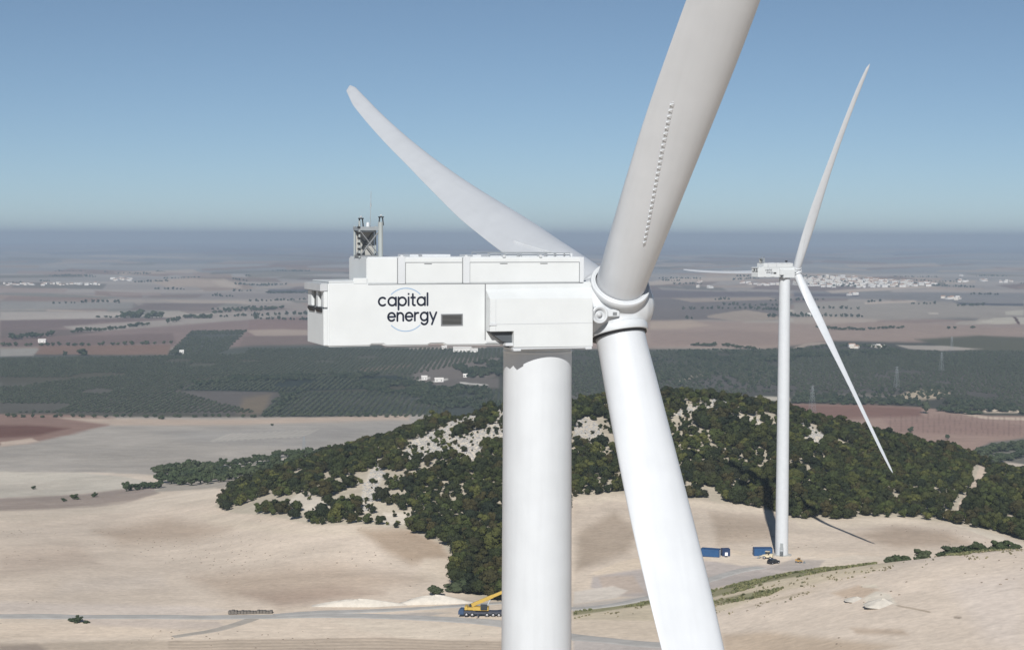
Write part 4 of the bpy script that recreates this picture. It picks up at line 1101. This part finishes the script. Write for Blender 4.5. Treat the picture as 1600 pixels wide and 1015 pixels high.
# hedgerows and scattered trees on the plain
hlab = 'dark tree of a hedgerow or spinney crossing the far plain'; hg = 'hedgerow trees on the plain'
rows = [([(146,496),(190,497),(235,497)], 8, 12, 9, 1), ([(192,496),(222,497)], 5, 22, 22, 1), ([(228,497),(252,497)], 4, 20, 18, 1), ([(286,497),(328,497)], 8, 16, 13, 1), ([(332,490),(360,487),(400,486),(442,482)], 14, 15, 13, 1),
        ([(112,520),(170,516),(232,508)], 18, 11, 10, 1), ([(15,531),(50,528),(86,524)], 9, 13, 13, 1), ([(260,506),(283,500)], 4, 14, 13, 1), ([(415,458),(484,458)], 12, 20, 10, .6),
        ([(1082,540),(1118,541)], 10, 11, 8, 1), ([(1125,562-22),(1180,546)], 9, 11, 8, 2), ([(1235,549),(1300,541),(1340,542),(1400,546)], 22, 9, 7, 2), ([(1275,512),(1300,515),(1352,516)], 14, 11, 8, .6), ([(1358,515),(1392,513),(1412,513)], 9, 10, 7, .6),
        ([(0,651),(100,652),(250,652),(330,651),(400,652)], 26, 6, 5, 1.5), ([(405,651),(520,650),(640,652)], 16, 6, 5, 1.5), ([(0,541),(150,540),(270,537)], 24, 9, 8, .6)]
for pix, n, w, h, jt in rows: tree_row('hedgerow_tree', pix, n, w, h, hlab, hg, jt, 1500)
for a, b, w, h, l in ((275,548+8,9,10,'small tree left of the twin tree on the red strip'), (128,555,22,14,'broad tree clump on the red strip at left'), (102,555,8,9,'small round tree on the red strip at left'),
                      (1447,646,11,17,'tall dark tree at the upper edge of the red field'), (1422,676,7,7,'lone bush in the middle of the red field'), (1481,686,5,6,'small bush low in the red field'),
                      (1482,514,9,8,'left one of two lone trees on the tan plain'), (1492,514,9,8,'right one of two lone trees on the tan plain'), (1520,513,11,9,'lone tree right of the pair on the tan plain'), (1247,495,16,7,'flat grey green copse right of the far tower')):
    p = ground_at(a, b, 1150); put_tree('lone_tree', p[0], p[1], w, h, l, None)
tree_row('spinney_tree', [(1466,642),(1500,645),(1530,648)], 9, 11, 8, 'tree of the dark spinney above the red field', 'spinney above the red field', 3, 1300)
tree_row('field_edge_tree', [(1240,629),(1330,631),(1440,633)], 22, 8, 5.5, 'bushy tree along the upper edge of the red field', 'trees along the red field', 4, 1400)
tree_row('slope_tree', [(1525,712),(1560,705),(1600,698)], 22, 10, 8, 'dark tree behind the right shoulder of the hill', 'trees behind the hill shoulder', 8, 1000)
tree_row('slope_tree', [(1550,722),(1600,715)], 8, 10, 8, 'dark tree behind the right shoulder of the hill', 'trees behind the hill shoulder', 6, 1000)
# loose woodland that reads as one mass
XM, YM, ZM, _, _ = spots([[(700,575),(790,560),(790,590),(740,590)], [(540,590),(640,598),(760,606),(785,640),(700,640),(560,606)], [(1060,548),(1180,552),(1240,556),(1240,566),(1060,560)], [(1240,618),(1400,624),(1440,632),(1240,630)],
                          [(1180,556),(1400,548),(1405,553),(1180,562)], [(1480,625),(1520,628),(1600,640),(1600,648),(1480,640)], [(425,650),(440,618),(470,612),(455,625),(430,650)], [(284,610),(320,595),(380,588),(620,585),(620,588),(330,600)]], 9, 1700, 3000, (-900, 1000), wob=10)
k_ = vnoise(XM / 30, YM / 40, 88) > -.12; XM, YM, ZM = XM[k_], YM[k_], ZM[k_]
o = mass('plain_woodland', np.stack([XM, YM, ZM], 1), RNG.uniform(6, 11, len(XM)), RNG.uniform(0, 6, len(XM)), RNG.random(len(XM)), [shrub_arrays(600 + k, 60, .1, .9, 4) for k in range(4)], FARLEAFS, hs=RNG.uniform(5, 8, len(XM)))
tag(o, 'loose dark woodland and garden trees between the groves of the plain', 'woodland', kind='stuff')
XM, YM, ZM, _, _ = spots([[(1240,612),(1330,612),(1420,604),(1490,606),(1500,622),(1440,630),(1240,626)], [(1020,560),(1200,556),(1235,600),(1180,610),(1020,600)]], 16, 1700, 3000, (-900, 1000), wob=10)
o = mass('scattered_scrub', np.stack([XM, YM, ZM], 1), RNG.uniform(3, 8, len(XM)), RNG.uniform(0, 6, len(XM)), RNG.random(len(XM)), [shrub_arrays(620 + k, 50, .1, .8, 4) for k in range(3)], FARLEAFS)
tag(o, 'scattered dark scrub dotting the sandy ground above the red field', 'scrub', kind='stuff')
# grass on the near bank
XG, YG, ZG, pg, _ = spots([[(1000,941),(1110,923),(1200,901),(1290,883),(1410,871),(1400,876),(1300,892),(1200,912),(1110,936),(1000,948)], [(1110,940),(1180,926),(1225,919),(1200,931),(1120,946)], [(1445,868),(1520,859),(1600,852),(1600,856),(1500,868)], [(897,955),(1000,942),(1000,946),(897,960)]], .75, 330, 520, (0, 200), wob=5)
k_ = vnoise(XG / 5, YG / 5, 91) + .4 * vnoise(XG / 1.5, YG / 1.5, 92) > .07; XG, YG, ZG = XG[k_], YG[k_], ZG[k_]
o = mass('bank_grass', np.stack([XG, YG, ZG - .05], 1), RNG.uniform(.5, 1.3, len(XG)), RNG.uniform(0, 6, len(XG)), RNG.random(len(XG)), [shrub_arrays(640 + k, 14, .18, .5, 3, core=False) for k in range(3)], leaf_material('grass_tufts', [(.12, .13, .065), (.18, .175, .09), (.09, .105, .05)], True))
tag(o, 'green grass and weeds growing along the bank below the turbine pad', 'grass', kind='stuff')

XG, YG, ZG, pg, _ = spots([[(1050,968),(1110,938),(1200,915),(1300,895),(1420,876),(1330,916),(1200,946),(1100,970)], [(1440,886),(1450,872),(1600,856),(1600,868),(1500,884)], [(897,968),(897,956),(1010,944),(1010,962)]], 1.3, 330, 520, (0, 200), wob=5)
k_ = (vnoise(XG / 3 + YG / 30, YG / 3.5, 95) + .5 * vnoise(XG / 1.5, YG / 1.5, 96) > .14); XG, YG, ZG = XG[k_], YG[k_], ZG[k_]
o = mass('dry_weeds', np.stack([XG, YG, ZG - .05], 1), RNG.uniform(.3, .8, len(XG)), RNG.uniform(0, 6, len(XG)), RNG.random(len(XG)), [shrub_arrays(660 + k, 12, .2, .5, 3, core=False) for k in range(3)], leaf_material('dry_weed', [(.16, .15, .085), (.22, .19, .12), (.12, .12, .07)], True))
tag(o, 'sparse dry weeds speckling the slope below the turbine pad', 'weeds', kind='stuff')
XG, YG, ZG, pg, _ = spots([[(-20,806),(330,790),(640,835),(690,880),(650,930),(-20,945)], [(-20,972),(780,985),(780,1030),(-20,1030)], [(1110,1015),(1130,960),(1420,885),(1610,862),(1610,1020)], [(900,790),(1200,810),(1480,825),(1590,850),(1250,855),(900,880)]], 5.5, 320, 720, (-260, 220), wob=3)
k_ = vnoise(XG / 30, YG / 40, 97) + .6 * vnoise(XG / 7, YG / 9, 98) > .16; XG, YG, ZG = XG[k_], YG[k_], ZG[k_]
o = mass('soil_clods', np.stack([XG, YG, ZG], 1), RNG.uniform(.25, .8, len(XG)), RNG.uniform(0, 6, len(XG)), RNG.random(len(XG)), [rock_arrays(30 + k) for k in range(4)], mat('brown_clod', (.24, .20, .16), .95, noise=.3, nscale=1.0, spec=.05))
tag(o, 'small brown clods and stones strewn over the sandy fields', 'clods', kind='stuff')
TX, TY = [], []
rt_ = random.Random(21)
for k in range(105):       # short random tree lines and copses, one far mass
    D = rt_.uniform(4000, 9800); x = rt_.uniform(-.33, .33) * D; n = rt_.randint(2, 16); an_ = rt_.uniform(-.25, .25); st_ = rt_.uniform(9, 16)
    for q in range(n):
        TX.append(x + q * st_ * math.cos(an_) + rt_.uniform(-4, 4)); TY.append(D + q * st_ * math.sin(an_) * 4 + rt_.uniform(-9, 9))
TX = np.array(TX); TY = np.array(TY); sz_ = RNG.uniform(6, 13, len(TX))
o = mass('far_tree_lines', np.stack([TX, TY, Zt(TX, TY)], 1), sz_, RNG.uniform(0, 6, len(TX)), RNG.random(len(TX)), [shrub_arrays(680 + k, 50, .1, .9, 4) for k in range(3)], FARLEAFS)
tag(o, 'small far off trees and field edges fading into the haze of the plain', 'far trees', kind='stuff')

# ------------------------------------------------------------------ buildings
WALLS = [mat('whitewash', (.62, .61, .585), .85, noise=.08, nscale=.1), mat('cream_wall', (.60, .56, .50), .85, noise=.08, nscale=.1), mat('grey_wall', (.45, .45, .45), .85)]
TILE = mat('clay_tiles', (.36, .22, .15), .85, noise=.2, nscale=.3); PALE = mat('pale_roof', (.62, .60, .57), .8)
def house_mesh(name, w, d, h, rh, wall, roof, win=True):
    mb = MB()
    mb.mi = 0
    mb.add([(-w/2,-d/2,-1),(w/2,-d/2,-1),(w/2,d/2,-1),(-w/2,d/2,-1),(-w/2,-d/2,h),(w/2,-d/2,h),(w/2,d/2,h),(-w/2,d/2,h),(-w/2,0,h+rh),(w/2,0,h+rh)],
           [(0,1,5,4),(1,2,6,9,5),(2,3,7,6),(3,0,4,8,7)])
    mb.mi = 1; o_ = .35
    mb.add([(-w/2-o_,-d/2-o_,h-.1),(w/2+o_,-d/2-o_,h-.1),(w/2+o_,0,h+rh+.1),(-w/2-o_,0,h+rh+.1),(w/2+o_,d/2+o_,h-.1),(-w/2-o_,d/2+o_,h-.1)], [(0,1,2,3),(3,2,4,5)])
    mb.mi = 2
    if win:
        n = max(2, int(w // 3.2))
        for k in range(n):
            x = -w/2 + w * (k + .5) / n
            mb.box(x - .55, x + .55, -d/2 - .04, -d/2 + .05, h * .35, h * .35 + 1.3)
    me_o = mb.build(name, [wall, roof, GLASS]); me = me_o.data; bpy.data.objects.remove(me_o); return me
HM = []
rh_ = random.Random(5)
for k in range(10):
    HM.append(house_mesh('village_house', rh_.uniform(9, 20), rh_.uniform(8, 14), rh_.uniform(3.5, 8), rh_.uniform(.6, 2.4), WALLS[0 if k < 7 else 1], [PALE, TILE][k % 3 == 0]))
def put_house(px_, py_, label, group, name='village_house', me=None, s=1.0, cat='house'):
    p = ground_at(px_, py_, 1500)
    o = link(bpy.data.objects.new(name, me or rh_.choice(HM))); o.location = p; o.rotation_euler = (0, 0, rh_.uniform(-.6, .6)); o.scale = (s,) * 3
    return tag(o, label, cat, group)
cnt = 0
while cnt < 215:
    a = rh_.uniform(1243, 1462); b = rh_.uniform(431, 456)
    lo = np.interp(a, [1243, 1290, 1330, 1400, 1462], [436, 431.5, 433, 439, 443]); hi = np.interp(a, [1243, 1290, 1340, 1400, 1462], [447, 449, 450, 449, 447])
    if not lo < b < hi: continue
    put_house(a, b, 'pale house in the white village on the far plain', 'houses of the white village', s=rh_.uniform(.9, 1.5)); cnt += 1
for k in range(52): put_house(rh_.uniform(6, 156), rh_.gauss(444.5, .7), 'tiny white building in the distant town at far left', 'buildings of the distant left town', name='town_building', s=rh_.uniform(.6, 1.0), cat='building')
for k in range(14): put_house(rh_.uniform(172, 205), rh_.gauss(437, .6), 'tiny white building right of the distant left town', 'outlying buildings at far left', name='town_building', s=rh_.uniform(.8, 1.3), cat='building')
for (x0, x1, y0, g, n) in ((1440, 1470, 443, 'sheds right of the white village', 7), (1495, 1512, 440, 'sheds on the skyline at right', 5), (1528, 1542, 439, 'houses on the far right skyline', 5), (1555, 1580, 441, 'farm by the right edge of the plain', 5),
                           (1472, 1498, 467, 'farm below the village at right', 7), (1325, 1340, 461, 'farmstead in front of the white village', 4), (1090, 1098, 441, 'outlying farm left of the far nacelle', 2), (1158, 1180, 443.5, 'farm sheds behind the far turbine', 4),
                           (1160, 1215, 445, 'hamlet left of the white village', 12), (1325, 1385, 543, 'cottages in the green belt', 9), (1088, 1110, 449, 'hamlet left of the far tower', 3), (1500, 1506, 431, 'distant buildings at right', 3)):
    for k in range(n): put_house(rh_.uniform(x0, x1), y0 + rh_.uniform(-1.2, 1.2), 'small white building, one of the ' + g, g, name='farm_building', s=rh_.uniform(.55, .8) if y0 > 500 else 1.1, cat='building')
# white farmhouse under the nacelle, with parts
def farm(px_, py_, w, d, h, label, name='farmhouse', rz=.1, wall=WALLS[0], roof=PALE):
    p = ground_at(px_, py_, 1500); r = empty(name, p, rz)
    mb = MB(); mb.add([(-w/2,-d/2,-1),(w/2,-d/2,-1),(w/2,d/2,-1),(-w/2,d/2,-1),(-w/2,-d/2,h),(w/2,-d/2,h),(w/2,d/2,h),(-w/2,d/2,h),(-w/2,0,h+2),(w/2,0,h+2)], [(0,1,5,4),(1,2,6,9,5),(2,3,7,6),(3,0,4,8,7)]); mb.build('wall', wall, r)
    rf = MB(); rf.add([(-w/2-.4,-d/2-.4,h-.1),(w/2+.4,-d/2-.4,h-.1),(w/2+.4,0,h+2.15),(-w/2-.4,0,h+2.15),(w/2+.4,d/2+.4,h-.1),(-w/2-.4,d/2+.4,h-.1)], [(0,1,2,3),(3,2,4,5)]); rf.build('roof', roof, r)
    for k in range(max(2, int(w // 5))):
        x = -w/2 + w * (k + .5) / max(2, int(w // 5)); wb_ = MB(); wb_.box(x - .6, x + .6, -d/2 - .05, -d/2 + .03, 1.2, 2.8); wb_.build('window', GLASS, r)
    return tag(r, label, 'farmhouse' if name == 'farmhouse' else 'shed')
farm(722, 549, 32, 14, 7, 'long white farmhouse just below the near nacelle')
farm(741, 550, 12, 10, 5, 'small white annexe right of the long farmhouse')
farm(694, 545, 9, 8, 4, 'little white hut left of the long farmhouse', 'farm_shed')
farm(663, 593, 8, 7, 4, 'white cottage at the left end of the white farm wall', 'farm_shed')
farm(686, 596, 12, 7, 3.6, 'white shed in the middle of the white farm wall', 'farm_shed')
farm(727, 589, 6, 5, 3, 'tiny white hut on the bare grey parcel', 'farm_shed')
farm(66, 535, 14, 10, 5, 'pale farm building beside the hedge at left', 'farm_shed')
farm(284, 552, 7, 6, 4, 'tiny white hut at the foot of the sloping grove', 'farm_shed')
farm(1266, 493, 16, 10, 5, 'small white house behind the lower blade of the far turbine', 'farm_shed')

# ------------------------------------------------------------------ pylons
def pylon(px_, py_, H, label, name='pylon', dmin=1000, pole=False):
    p = ground_at(px_, py_, dmin); r = empty(name, p, .4)
    t = .085
    lg = MB(); wb_, wt = H * .11, H * .02
    for sx in (-1, 1):
        for sy in (-1, 1): lg.tube((sx * wb_, sy * wb_, -1), (sx * wt, sy * wt, H), t, 4)
    lg.build('leg', STEEL, r)
    la = MB()
    for k in range(9):
        z0, z1 = H * k / 9, H * (k + 1) / 9; a0 = wb_ + (wt - wb_) * k / 9; a1 = wb_ + (wt - wb_) * (k + 1) / 9
        for s in (-1, 1):
            la.tube((-a0, s * a0, z0), (a1, s * a1, z1), t * .6, 4); la.tube((a0, s * a0, z0), (-a1, s * a1, z1), t * .6, 4)
            la.tube((s * a0, -a0, z0), (s * a1, a1, z1), t * .6, 4)
    la.build('lattice', STEEL, r)
    for z in (.72, .84, .96):
        ar = MB(); ar.tube((-H * .12, 0, H * z), (H * .12, 0, H * z), t * .9, 4); ar.tube((-H * .12, 0, H * z), (0, 0, H * z + H * .04), t * .6, 4); ar.tube((H * .12, 0, H * z), (0, 0, H * z + H * .04), t * .6, 4); ar.build('crossarm', STEEL, r)
    return tag(r, label, 'pylon', 'power pylons on the plain')
pylon(1269, 644, 31, 'grey lattice pylon at the left end of the red field')
pylon(1401, 606, 29, 'grey lattice pylon right of the far turbine blade, between two others')
pylon(1471, 580, 29, 'faint lattice pylon farther back, right of the other pylons')
pylon(1487, 548, 25, 'faintest and farthest lattice pylon by the pale strip')
pylon(475, 713, 15, 'slim lattice pylon beside the gully trees left of the hill', dmin=860)

# ------------------------------------------------------------------ turbine site objects
BLUE = mat('container_blue', (.014, .07, .18), .5, noise=.15, nscale=.8)
BLUED = mat('container_dark_blue', (.01, .03, .09), .5)
def container(px_, py_, L, label, rz=0.0, col=BLUE, h=2.6, w=2.45):
    p = ground_at(px_, py_, 480); r = empty('shipping_container', p, rz)
    b = MB(); n = int(L / .28)
    # corrugated long sides
    prof = []
    b.box(-L/2 + .05, L/2 - .05, -w/2 + .05, w/2 - .05, .12, h - .03)
    for k in range(n):
        x = -L/2 + .15 + (L - .3) * k / n; b.box(x, x + .12, -w/2 + .012, w/2 - .012, .2, h - .15)
    b.build('body', col, r)
    f = MB()
    for x in (-L/2, L/2 - .12):
        for y in (-w/2, w/2 - .12): f.box(x, x + .12, y, y + .12, 0, h)
    for z in (.0, h - .14):
        for y in (-w/2 + .004, w/2 - .124): f.box(-L/2 + .12, L/2 - .12, y, y + .12, z + .004, z + .136)
        for x in (-L/2 + .004, L/2 - .124): f.box(x, x + .12, -w/2 + .12, w/2 - .12, z + .002, z + .134)
    f.build('frame', BLUED, r)
    d = MB(); d.box(L/2 - .045, L/2 + .01, -w/2 + .14, -.02, .15, h - .16); d.box(L/2 - .045, L/2 + .01, .02, w/2 - .14, .15, h - .16); d.build('door', col, r)
    for y in (-.7, -.3, .3, .7):
        k_ = MB(); k_.tube((L/2 + .03, y, .2), (L/2 + .03, y, h - .2), .025, 6); k_.build('locking_bar', GREYP, r)
    return tag(r, label, 'container', 'blue containers on the turbine pad')
container(1110.5, 868.5, 6.1, 'long blue container partly behind the near blade', rz=-.35)
container(1191.5, 867, 6.1, 'blue container just left of the far tower foot', rz=.04)
container(1133.5, 867.5, 2.6, 'short dark blue container right of the long one', rz=.1, col=BLUED, h=2.4, w=2.3)
sg = MB(); p = ground_at(1134, 869.2, 480); sg.box(-.45, .45, -.03, .03, .6, 1.7); o = sg.build('notice_board', mat('notice_white', (.7, .7, .74), .6)); o.location = (p[0], p[1] - 1.5, p[2]); tag(o, 'small white notice board on the short dark blue container', 'notice')

def wheel(mb_t, mb_r, x, y, r_, w):
    M = Matrix.Translation((x, y, r_)) @ Matrix.Rotation(PI / 2, 4, 'X')
    mb_t.smooth = True; mb_t.lathe([(r_ * .55, -w/2), (r_ * .92, -w/2), (r_, -w/4), (r_, w/4), (r_ * .92, w/2), (r_ * .55, w/2)], 20, M)
    mb_r.smooth = True; mb_r.lathe([(r_ * .1, -w/2 - .02), (r_ * .55, -w/2 - .01), (r_ * .55, w/2 + .01), (r_ * .1, w/2 + .02)], 14, M)
TYRE = mat('tyre', (.015, .015, .016), .9); RIM = mat('rim', (.4, .4, .42), .4, metal=.5)
def add_wheels(root, spots_, r_=.34, w=.24):
    for x, y in spots_:
        a = MB(); b = MB(); wheel(a, b, x, y, r_, w); t = a.build('wheel', TYRE, root); b.build('rim', RIM, t)
# black car
p = ground_at(1208.5, 880, 440); car = empty('parked_car', p, math.radians(38)); CARP = mat('black_car_paint', (.012, .014, .02), .25, noise=.05)
mb = MB(); mb.prism([(-2.15,.35),(2.1,.35),(2.2,.6),(2.15,.92),(1.2,1.02),(.5,1.56),(-1.3,1.62),(-2.0,1.25),(-2.2,.95)], -.88, .88); mb.build('body', CARP, car, bevel=.1)
mb = MB(); 
mb.prism([(1.02,1.06),(.46,1.49),(-1.2,1.54),(-1.8,1.2),(-1.7,1.06)], -.895, .895); mb.build('side_window', GLASS, car)
mb = MB(); mb.add([(1.17,-.75,1.06),(1.17,.75,1.06),(.56,.68,1.54),(.56,-.68,1.54)], [(0,1,2,3)]); mb.build('windscreen', mat('windscreen_glass', (.10, .12, .14), .1), car)
for y in (-.65, .65):
    mb = MB(); mb.box(2.12, 2.22, y - .2, y + .2, .68, .86); mb.build('headlight', mat('lamp_glass', (.7, .7, .7), .2), car)
add_wheels(car, [(1.35, -.82), (1.35, .82), (-1.35, -.82), (-1.35, .82)]); tag(car, 'black car parked in front of the far tower foot', 'car')
# cream flatbed loader beside the blue container
YEL = mat('machine_yellow', (.46, .31, .06), .5, noise=.15, nscale=1.5); CREAM = mat('cream_paint', (.62, .55, .40), .6, noise=.15, nscale=1.5)
def loader(px_, py_, rz, s, label, col):
    p = ground_at(px_, py_, 440); r = empty('loader', p, rz); r.scale = (s,) * 3
    mb = MB(); mb.box(-2.0, 1.0, -.75, .75, .6, 1.35); mb.box(-2.1, -1.0, -.7, .7, 1.35, 1.75); mb.build('chassis', col, r, bevel=.06)
    mb = MB(); mb.box(-.9, .35, -.6, .6, 1.36, 2.45); mb.build('cab', GLASS, r, bevel=.08)
    mb = MB(); mb.box(-1.0, .45, -.68, .68, 2.45, 2.56); mb.build('cab_roof', col, r)
    for y in (-.7, .7):
        mb = MB(); mb.tube((-.6, y, 1.7), (1.6, y, 1.0), .11, 8); mb.tube((1.6, y, 1.0), (2.4, y, .45), .1, 8); mb.build('lift_arm', col, r)
    mb = MB(); mb.prism([(2.3,.15),(3.1,.12),(3.05,.25),(2.5,.35),(2.55,.9),(2.35,.9)], -1.0, 1.0); mb.build('bucket', STEEL, r)
    add_wheels(r, [(-1.4, -.8), (-1.4, .8), (.6, -.8), (.6, .8)], .5, .4)
    return tag(r, label, 'loader')
loader(1198, 872.5, 2.7, 1.0, 'cream loader between the blue container and the black car', CREAM)
loader(1249, 878.5, -.5, .62, 'small ochre skid loader right of the far tower foot', mat('ochre_paint', (.42, .26, .09), .6, noise=.1))
# telescopic crane left of the near tower
p = ground_at(757, 962, 380); cr = empty('mobile_crane', p, math.radians(-4)); CH = mat('carrier_grey', (.05, .055, .075), .6, noise=.2, nscale=2)
mb = MB(); mb.box(-5.6, 6.4, -1.25, 1.25, .85, 1.35); mb.box(-5.6, -2.4, -1.2, 1.2, 1.35, 1.6); mb.box(1.0, 6.3, -1.2, 1.2, 1.35, 1.55); mb.build('carrier', CH, cr, bevel=.04)
mb = MB(); mb.prism([(-7.2,.6),(-5.65,.6),(-5.65,2.1),(-6.6,2.2),(-7.15,1.6)], -1.22, 1.22); mb.build('driver_cab', mat('cab_blue', (.03, .06, .12), .4), cr, bevel=.06)
mb = MB(); mb.box(-3.2, 1.2, -1.15, 1.15, 1.75, 2.75); mb.box(-4.6, -3.2, -1.2, 1.2, 1.85, 2.6); mb.build('superstructure', YEL, cr, bevel=.08)
mb = MB(); mb.box(-1.0, .9, -1.45, -.6, 2.0, 3.5); mb.build('crane_cab', GLASS, cr, bevel=.1)
mb = MB(); mb.box(-5.4, -4.6, -1.35, 1.35, 1.9, 2.9); mb.build('counterweight', YEL, cr, bevel=.05)
bo = MB()
for k, (l0, l1, q) in enumerate(((0, 6.5, .48), (6.3, 9.5, .40), (9.3, 11.5, .33))):
    M = Matrix.Translation((-3.6, .1, 3.0)) @ Matrix.Rotation(math.radians(-24), 4, 'Y'); bo.box(l0, l1, -q * .8, q * .8, -q, q, M)
bo.build('boom', YEL, cr, bevel=.04)
mb = MB(); mb.tube((.4, .1, 2.2), (1.6, .1, 4.7), .17, 10); mb.build('lift_cylinder', GREYP, cr)
mb = MB(); mb.smooth = True; mb.lathe([(.35, -.55), (.35, .55)], 16, Matrix.Translation((-3.9, 0, 3.0)) @ Matrix.Rotation(PI/2, 4, 'X')); mb.build('winch_drum', DARK, cr)
add_wheels(cr, [(x, y) for x in (-4.9, -3.3, .8, 2.5, 4.1, 5.6) for y in (-1.1, 1.1)], .62, .45)
for x in (-1.6, 6.0):
    mb = MB(); mb.box(x - .2, x + .2, -2.6, 2.6, .72, .95); mb.tube((x, -2.5, .05), (x, -2.5, .9), .09, 8); mb.tube((x, 2.5, .05), (x, 2.5, .9), .09, 8); mb.box(x - .4, x + .4, -2.9, -2.1, .0, .08); mb.build('outrigger', CH, cr)
tag(cr, 'yellow mobile crane with dark carrier standing left of the near tower', 'crane')
# low stack by the road and tiny site marks
p = ground_at(390, 958, 380); mb = MB(); rs_ = random.Random(9)
for k in range(14):
    x = -6 + k * .9; mb.box(x, x + .8, -.9 + rs_.uniform(-.1, .1), .9, 0, rs_.uniform(.7, 1.05))
o = mb.build('gabion_row', mat('grey_stone', (.15, .135, .12), .95, noise=.3, nscale=3), bevel=.05); o.location = p; tag(o, 'low grey stone gabion row beside the gravel road', 'gabion')
# spoil heaps on the near right dune
def heap(px_, py_, w, d, h, label, dmin=250):
    p = ground_at(px_, py_, dmin); n1, n2 = 28, 9; R = []
    for j in range(n2):
        t = j / (n2 - 1); q = 1 - t; ring = []
        for i in range(n1):
            a = 2 * PI * i / n1; wob_ = 1 + .35 * float(vnoise(2 * math.cos(a) + px_, 2 * math.sin(a) + j * .3, 70))
            ring.append((w / 2 * q * wob_ * math.cos(a), d / 2 * q * wob_ * math.sin(a), h * (1 - q ** 1.6) * (1 + .3 * float(vnoise(a * 2, t * 5, 71))) - .25 * q))
        R.append(ring)
    mb = MB(); mb.smooth = True; mb.rings(R, cap=False); o = mb.build('spoil_heap', mat('chalky_soil', (.52, .485, .43), .95, noise=.12, nscale=.8, spec=.1, bump=.5, bscale=2)); o.location = p
    return tag(o, label, 'spoil heap')
heap(1378, 944, 9, 7, 1.4, 'whitish spoil heap on the near sandy slope, larger of two')
heap(1338, 936, 6, 5, .7, 'lower spoil heap left of the whitish one on the sandy slope')
heap(560, 946, 34, 5, 2.0, 'long pale earth bank along the branch road', 300)
heap(680, 942, 24, 5, 2.4, 'pale earth bank left of the yellow crane', 300)

# ------------------------------------------------------------------ haze
EL = math.radians(33.5); AZ = math.radians(6.0)      # the light travels towards azimuth AZ, right of straight ahead
hz_top = HC + 80.0
mb = MB(); mb.box(-43000, 43000, -43000, 43000, float(GZ.min()) - 6, hz_top); hz = mb.build('haze', [])
hz.data.materials.clear()
m = bpy.data.materials.new('haze'); m.use_nodes = True; nt = m.node_tree; nt.nodes.clear()
out_ = nt.nodes.new('ShaderNodeOutputMaterial'); pv = nt.nodes.new('ShaderNodeVolumePrincipled')
pv.inputs['Color'].default_value = (.42, .53, .67, 1); pv.inputs['Density'].default_value = SIG; pv.inputs['Anisotropy'].default_value = 0.0
nt.links.new(pv.outputs['Volume'], out_.inputs['Volume']); hz.data.materials.append(m)
tag(hz, 'thin bluish haze lying over the plain', kind='stuff')

# ------------------------------------------------------------------ light
w = bpy.data.worlds.new('World'); SC.world = w; w.use_nodes = True; nt = w.node_tree
bg = nt.nodes['Background']; sky = nt.nodes.new('ShaderNodeTexSky'); sky.sky_type = 'NISHITA'; sky.sun_disc = False
sky.sun_elevation = EL; sky.sun_rotation = AZ + PI; sky.altitude = 200; sky.air_density = .6; sky.dust_density = 0; sky.ozone_density = 5.0
hs = nt.nodes.new('ShaderNodeHueSaturation'); hs.inputs['Saturation'].default_value = .86; hs.inputs['Hue'].default_value = .490
nt.links.new(sky.outputs['Color'], hs.inputs['Color']); nt.links.new(hs.outputs['Color'], bg.inputs['Color']); bg.inputs['Strength'].default_value = .058
sun = bpy.data.lights.new('sun', 'SUN'); sun.energy = 5.0; sun.angle = math.radians(.53); sun.color = (1, .965, .915)
so = link(bpy.data.objects.new('sun', sun))
d = Vector((math.sin(AZ) * math.cos(EL), math.cos(AZ) * math.cos(EL), -math.sin(EL)))
so.rotation_euler = d.to_track_quat('-Z', 'Y').to_euler()

# ------------------------------------------------------------------ camera
cam = bpy.data.cameras.new('camera'); cam.sensor_width = 36; cam.lens = F / 1600 * 36; cam.clip_start = 1; cam.clip_end = 120000
co = link(bpy.data.objects.new('camera', cam))
M = Matrix((Vector(_r2), Vector(_u2), Vector(-_f))).transposed().to_4x4(); M.translation = Vector(CAM); co.matrix_world = M
SC.camera = co
SC.view_settings.view_transform = 'Standard'; SC.view_settings.look = 'None'; SC.view_settings.gamma = 1; SC.view_settings.exposure = 0.15
SC.cycles.use_denoising = True
SC.cycles.volume_bounces = 1
SC.cycles.max_bounces = 6
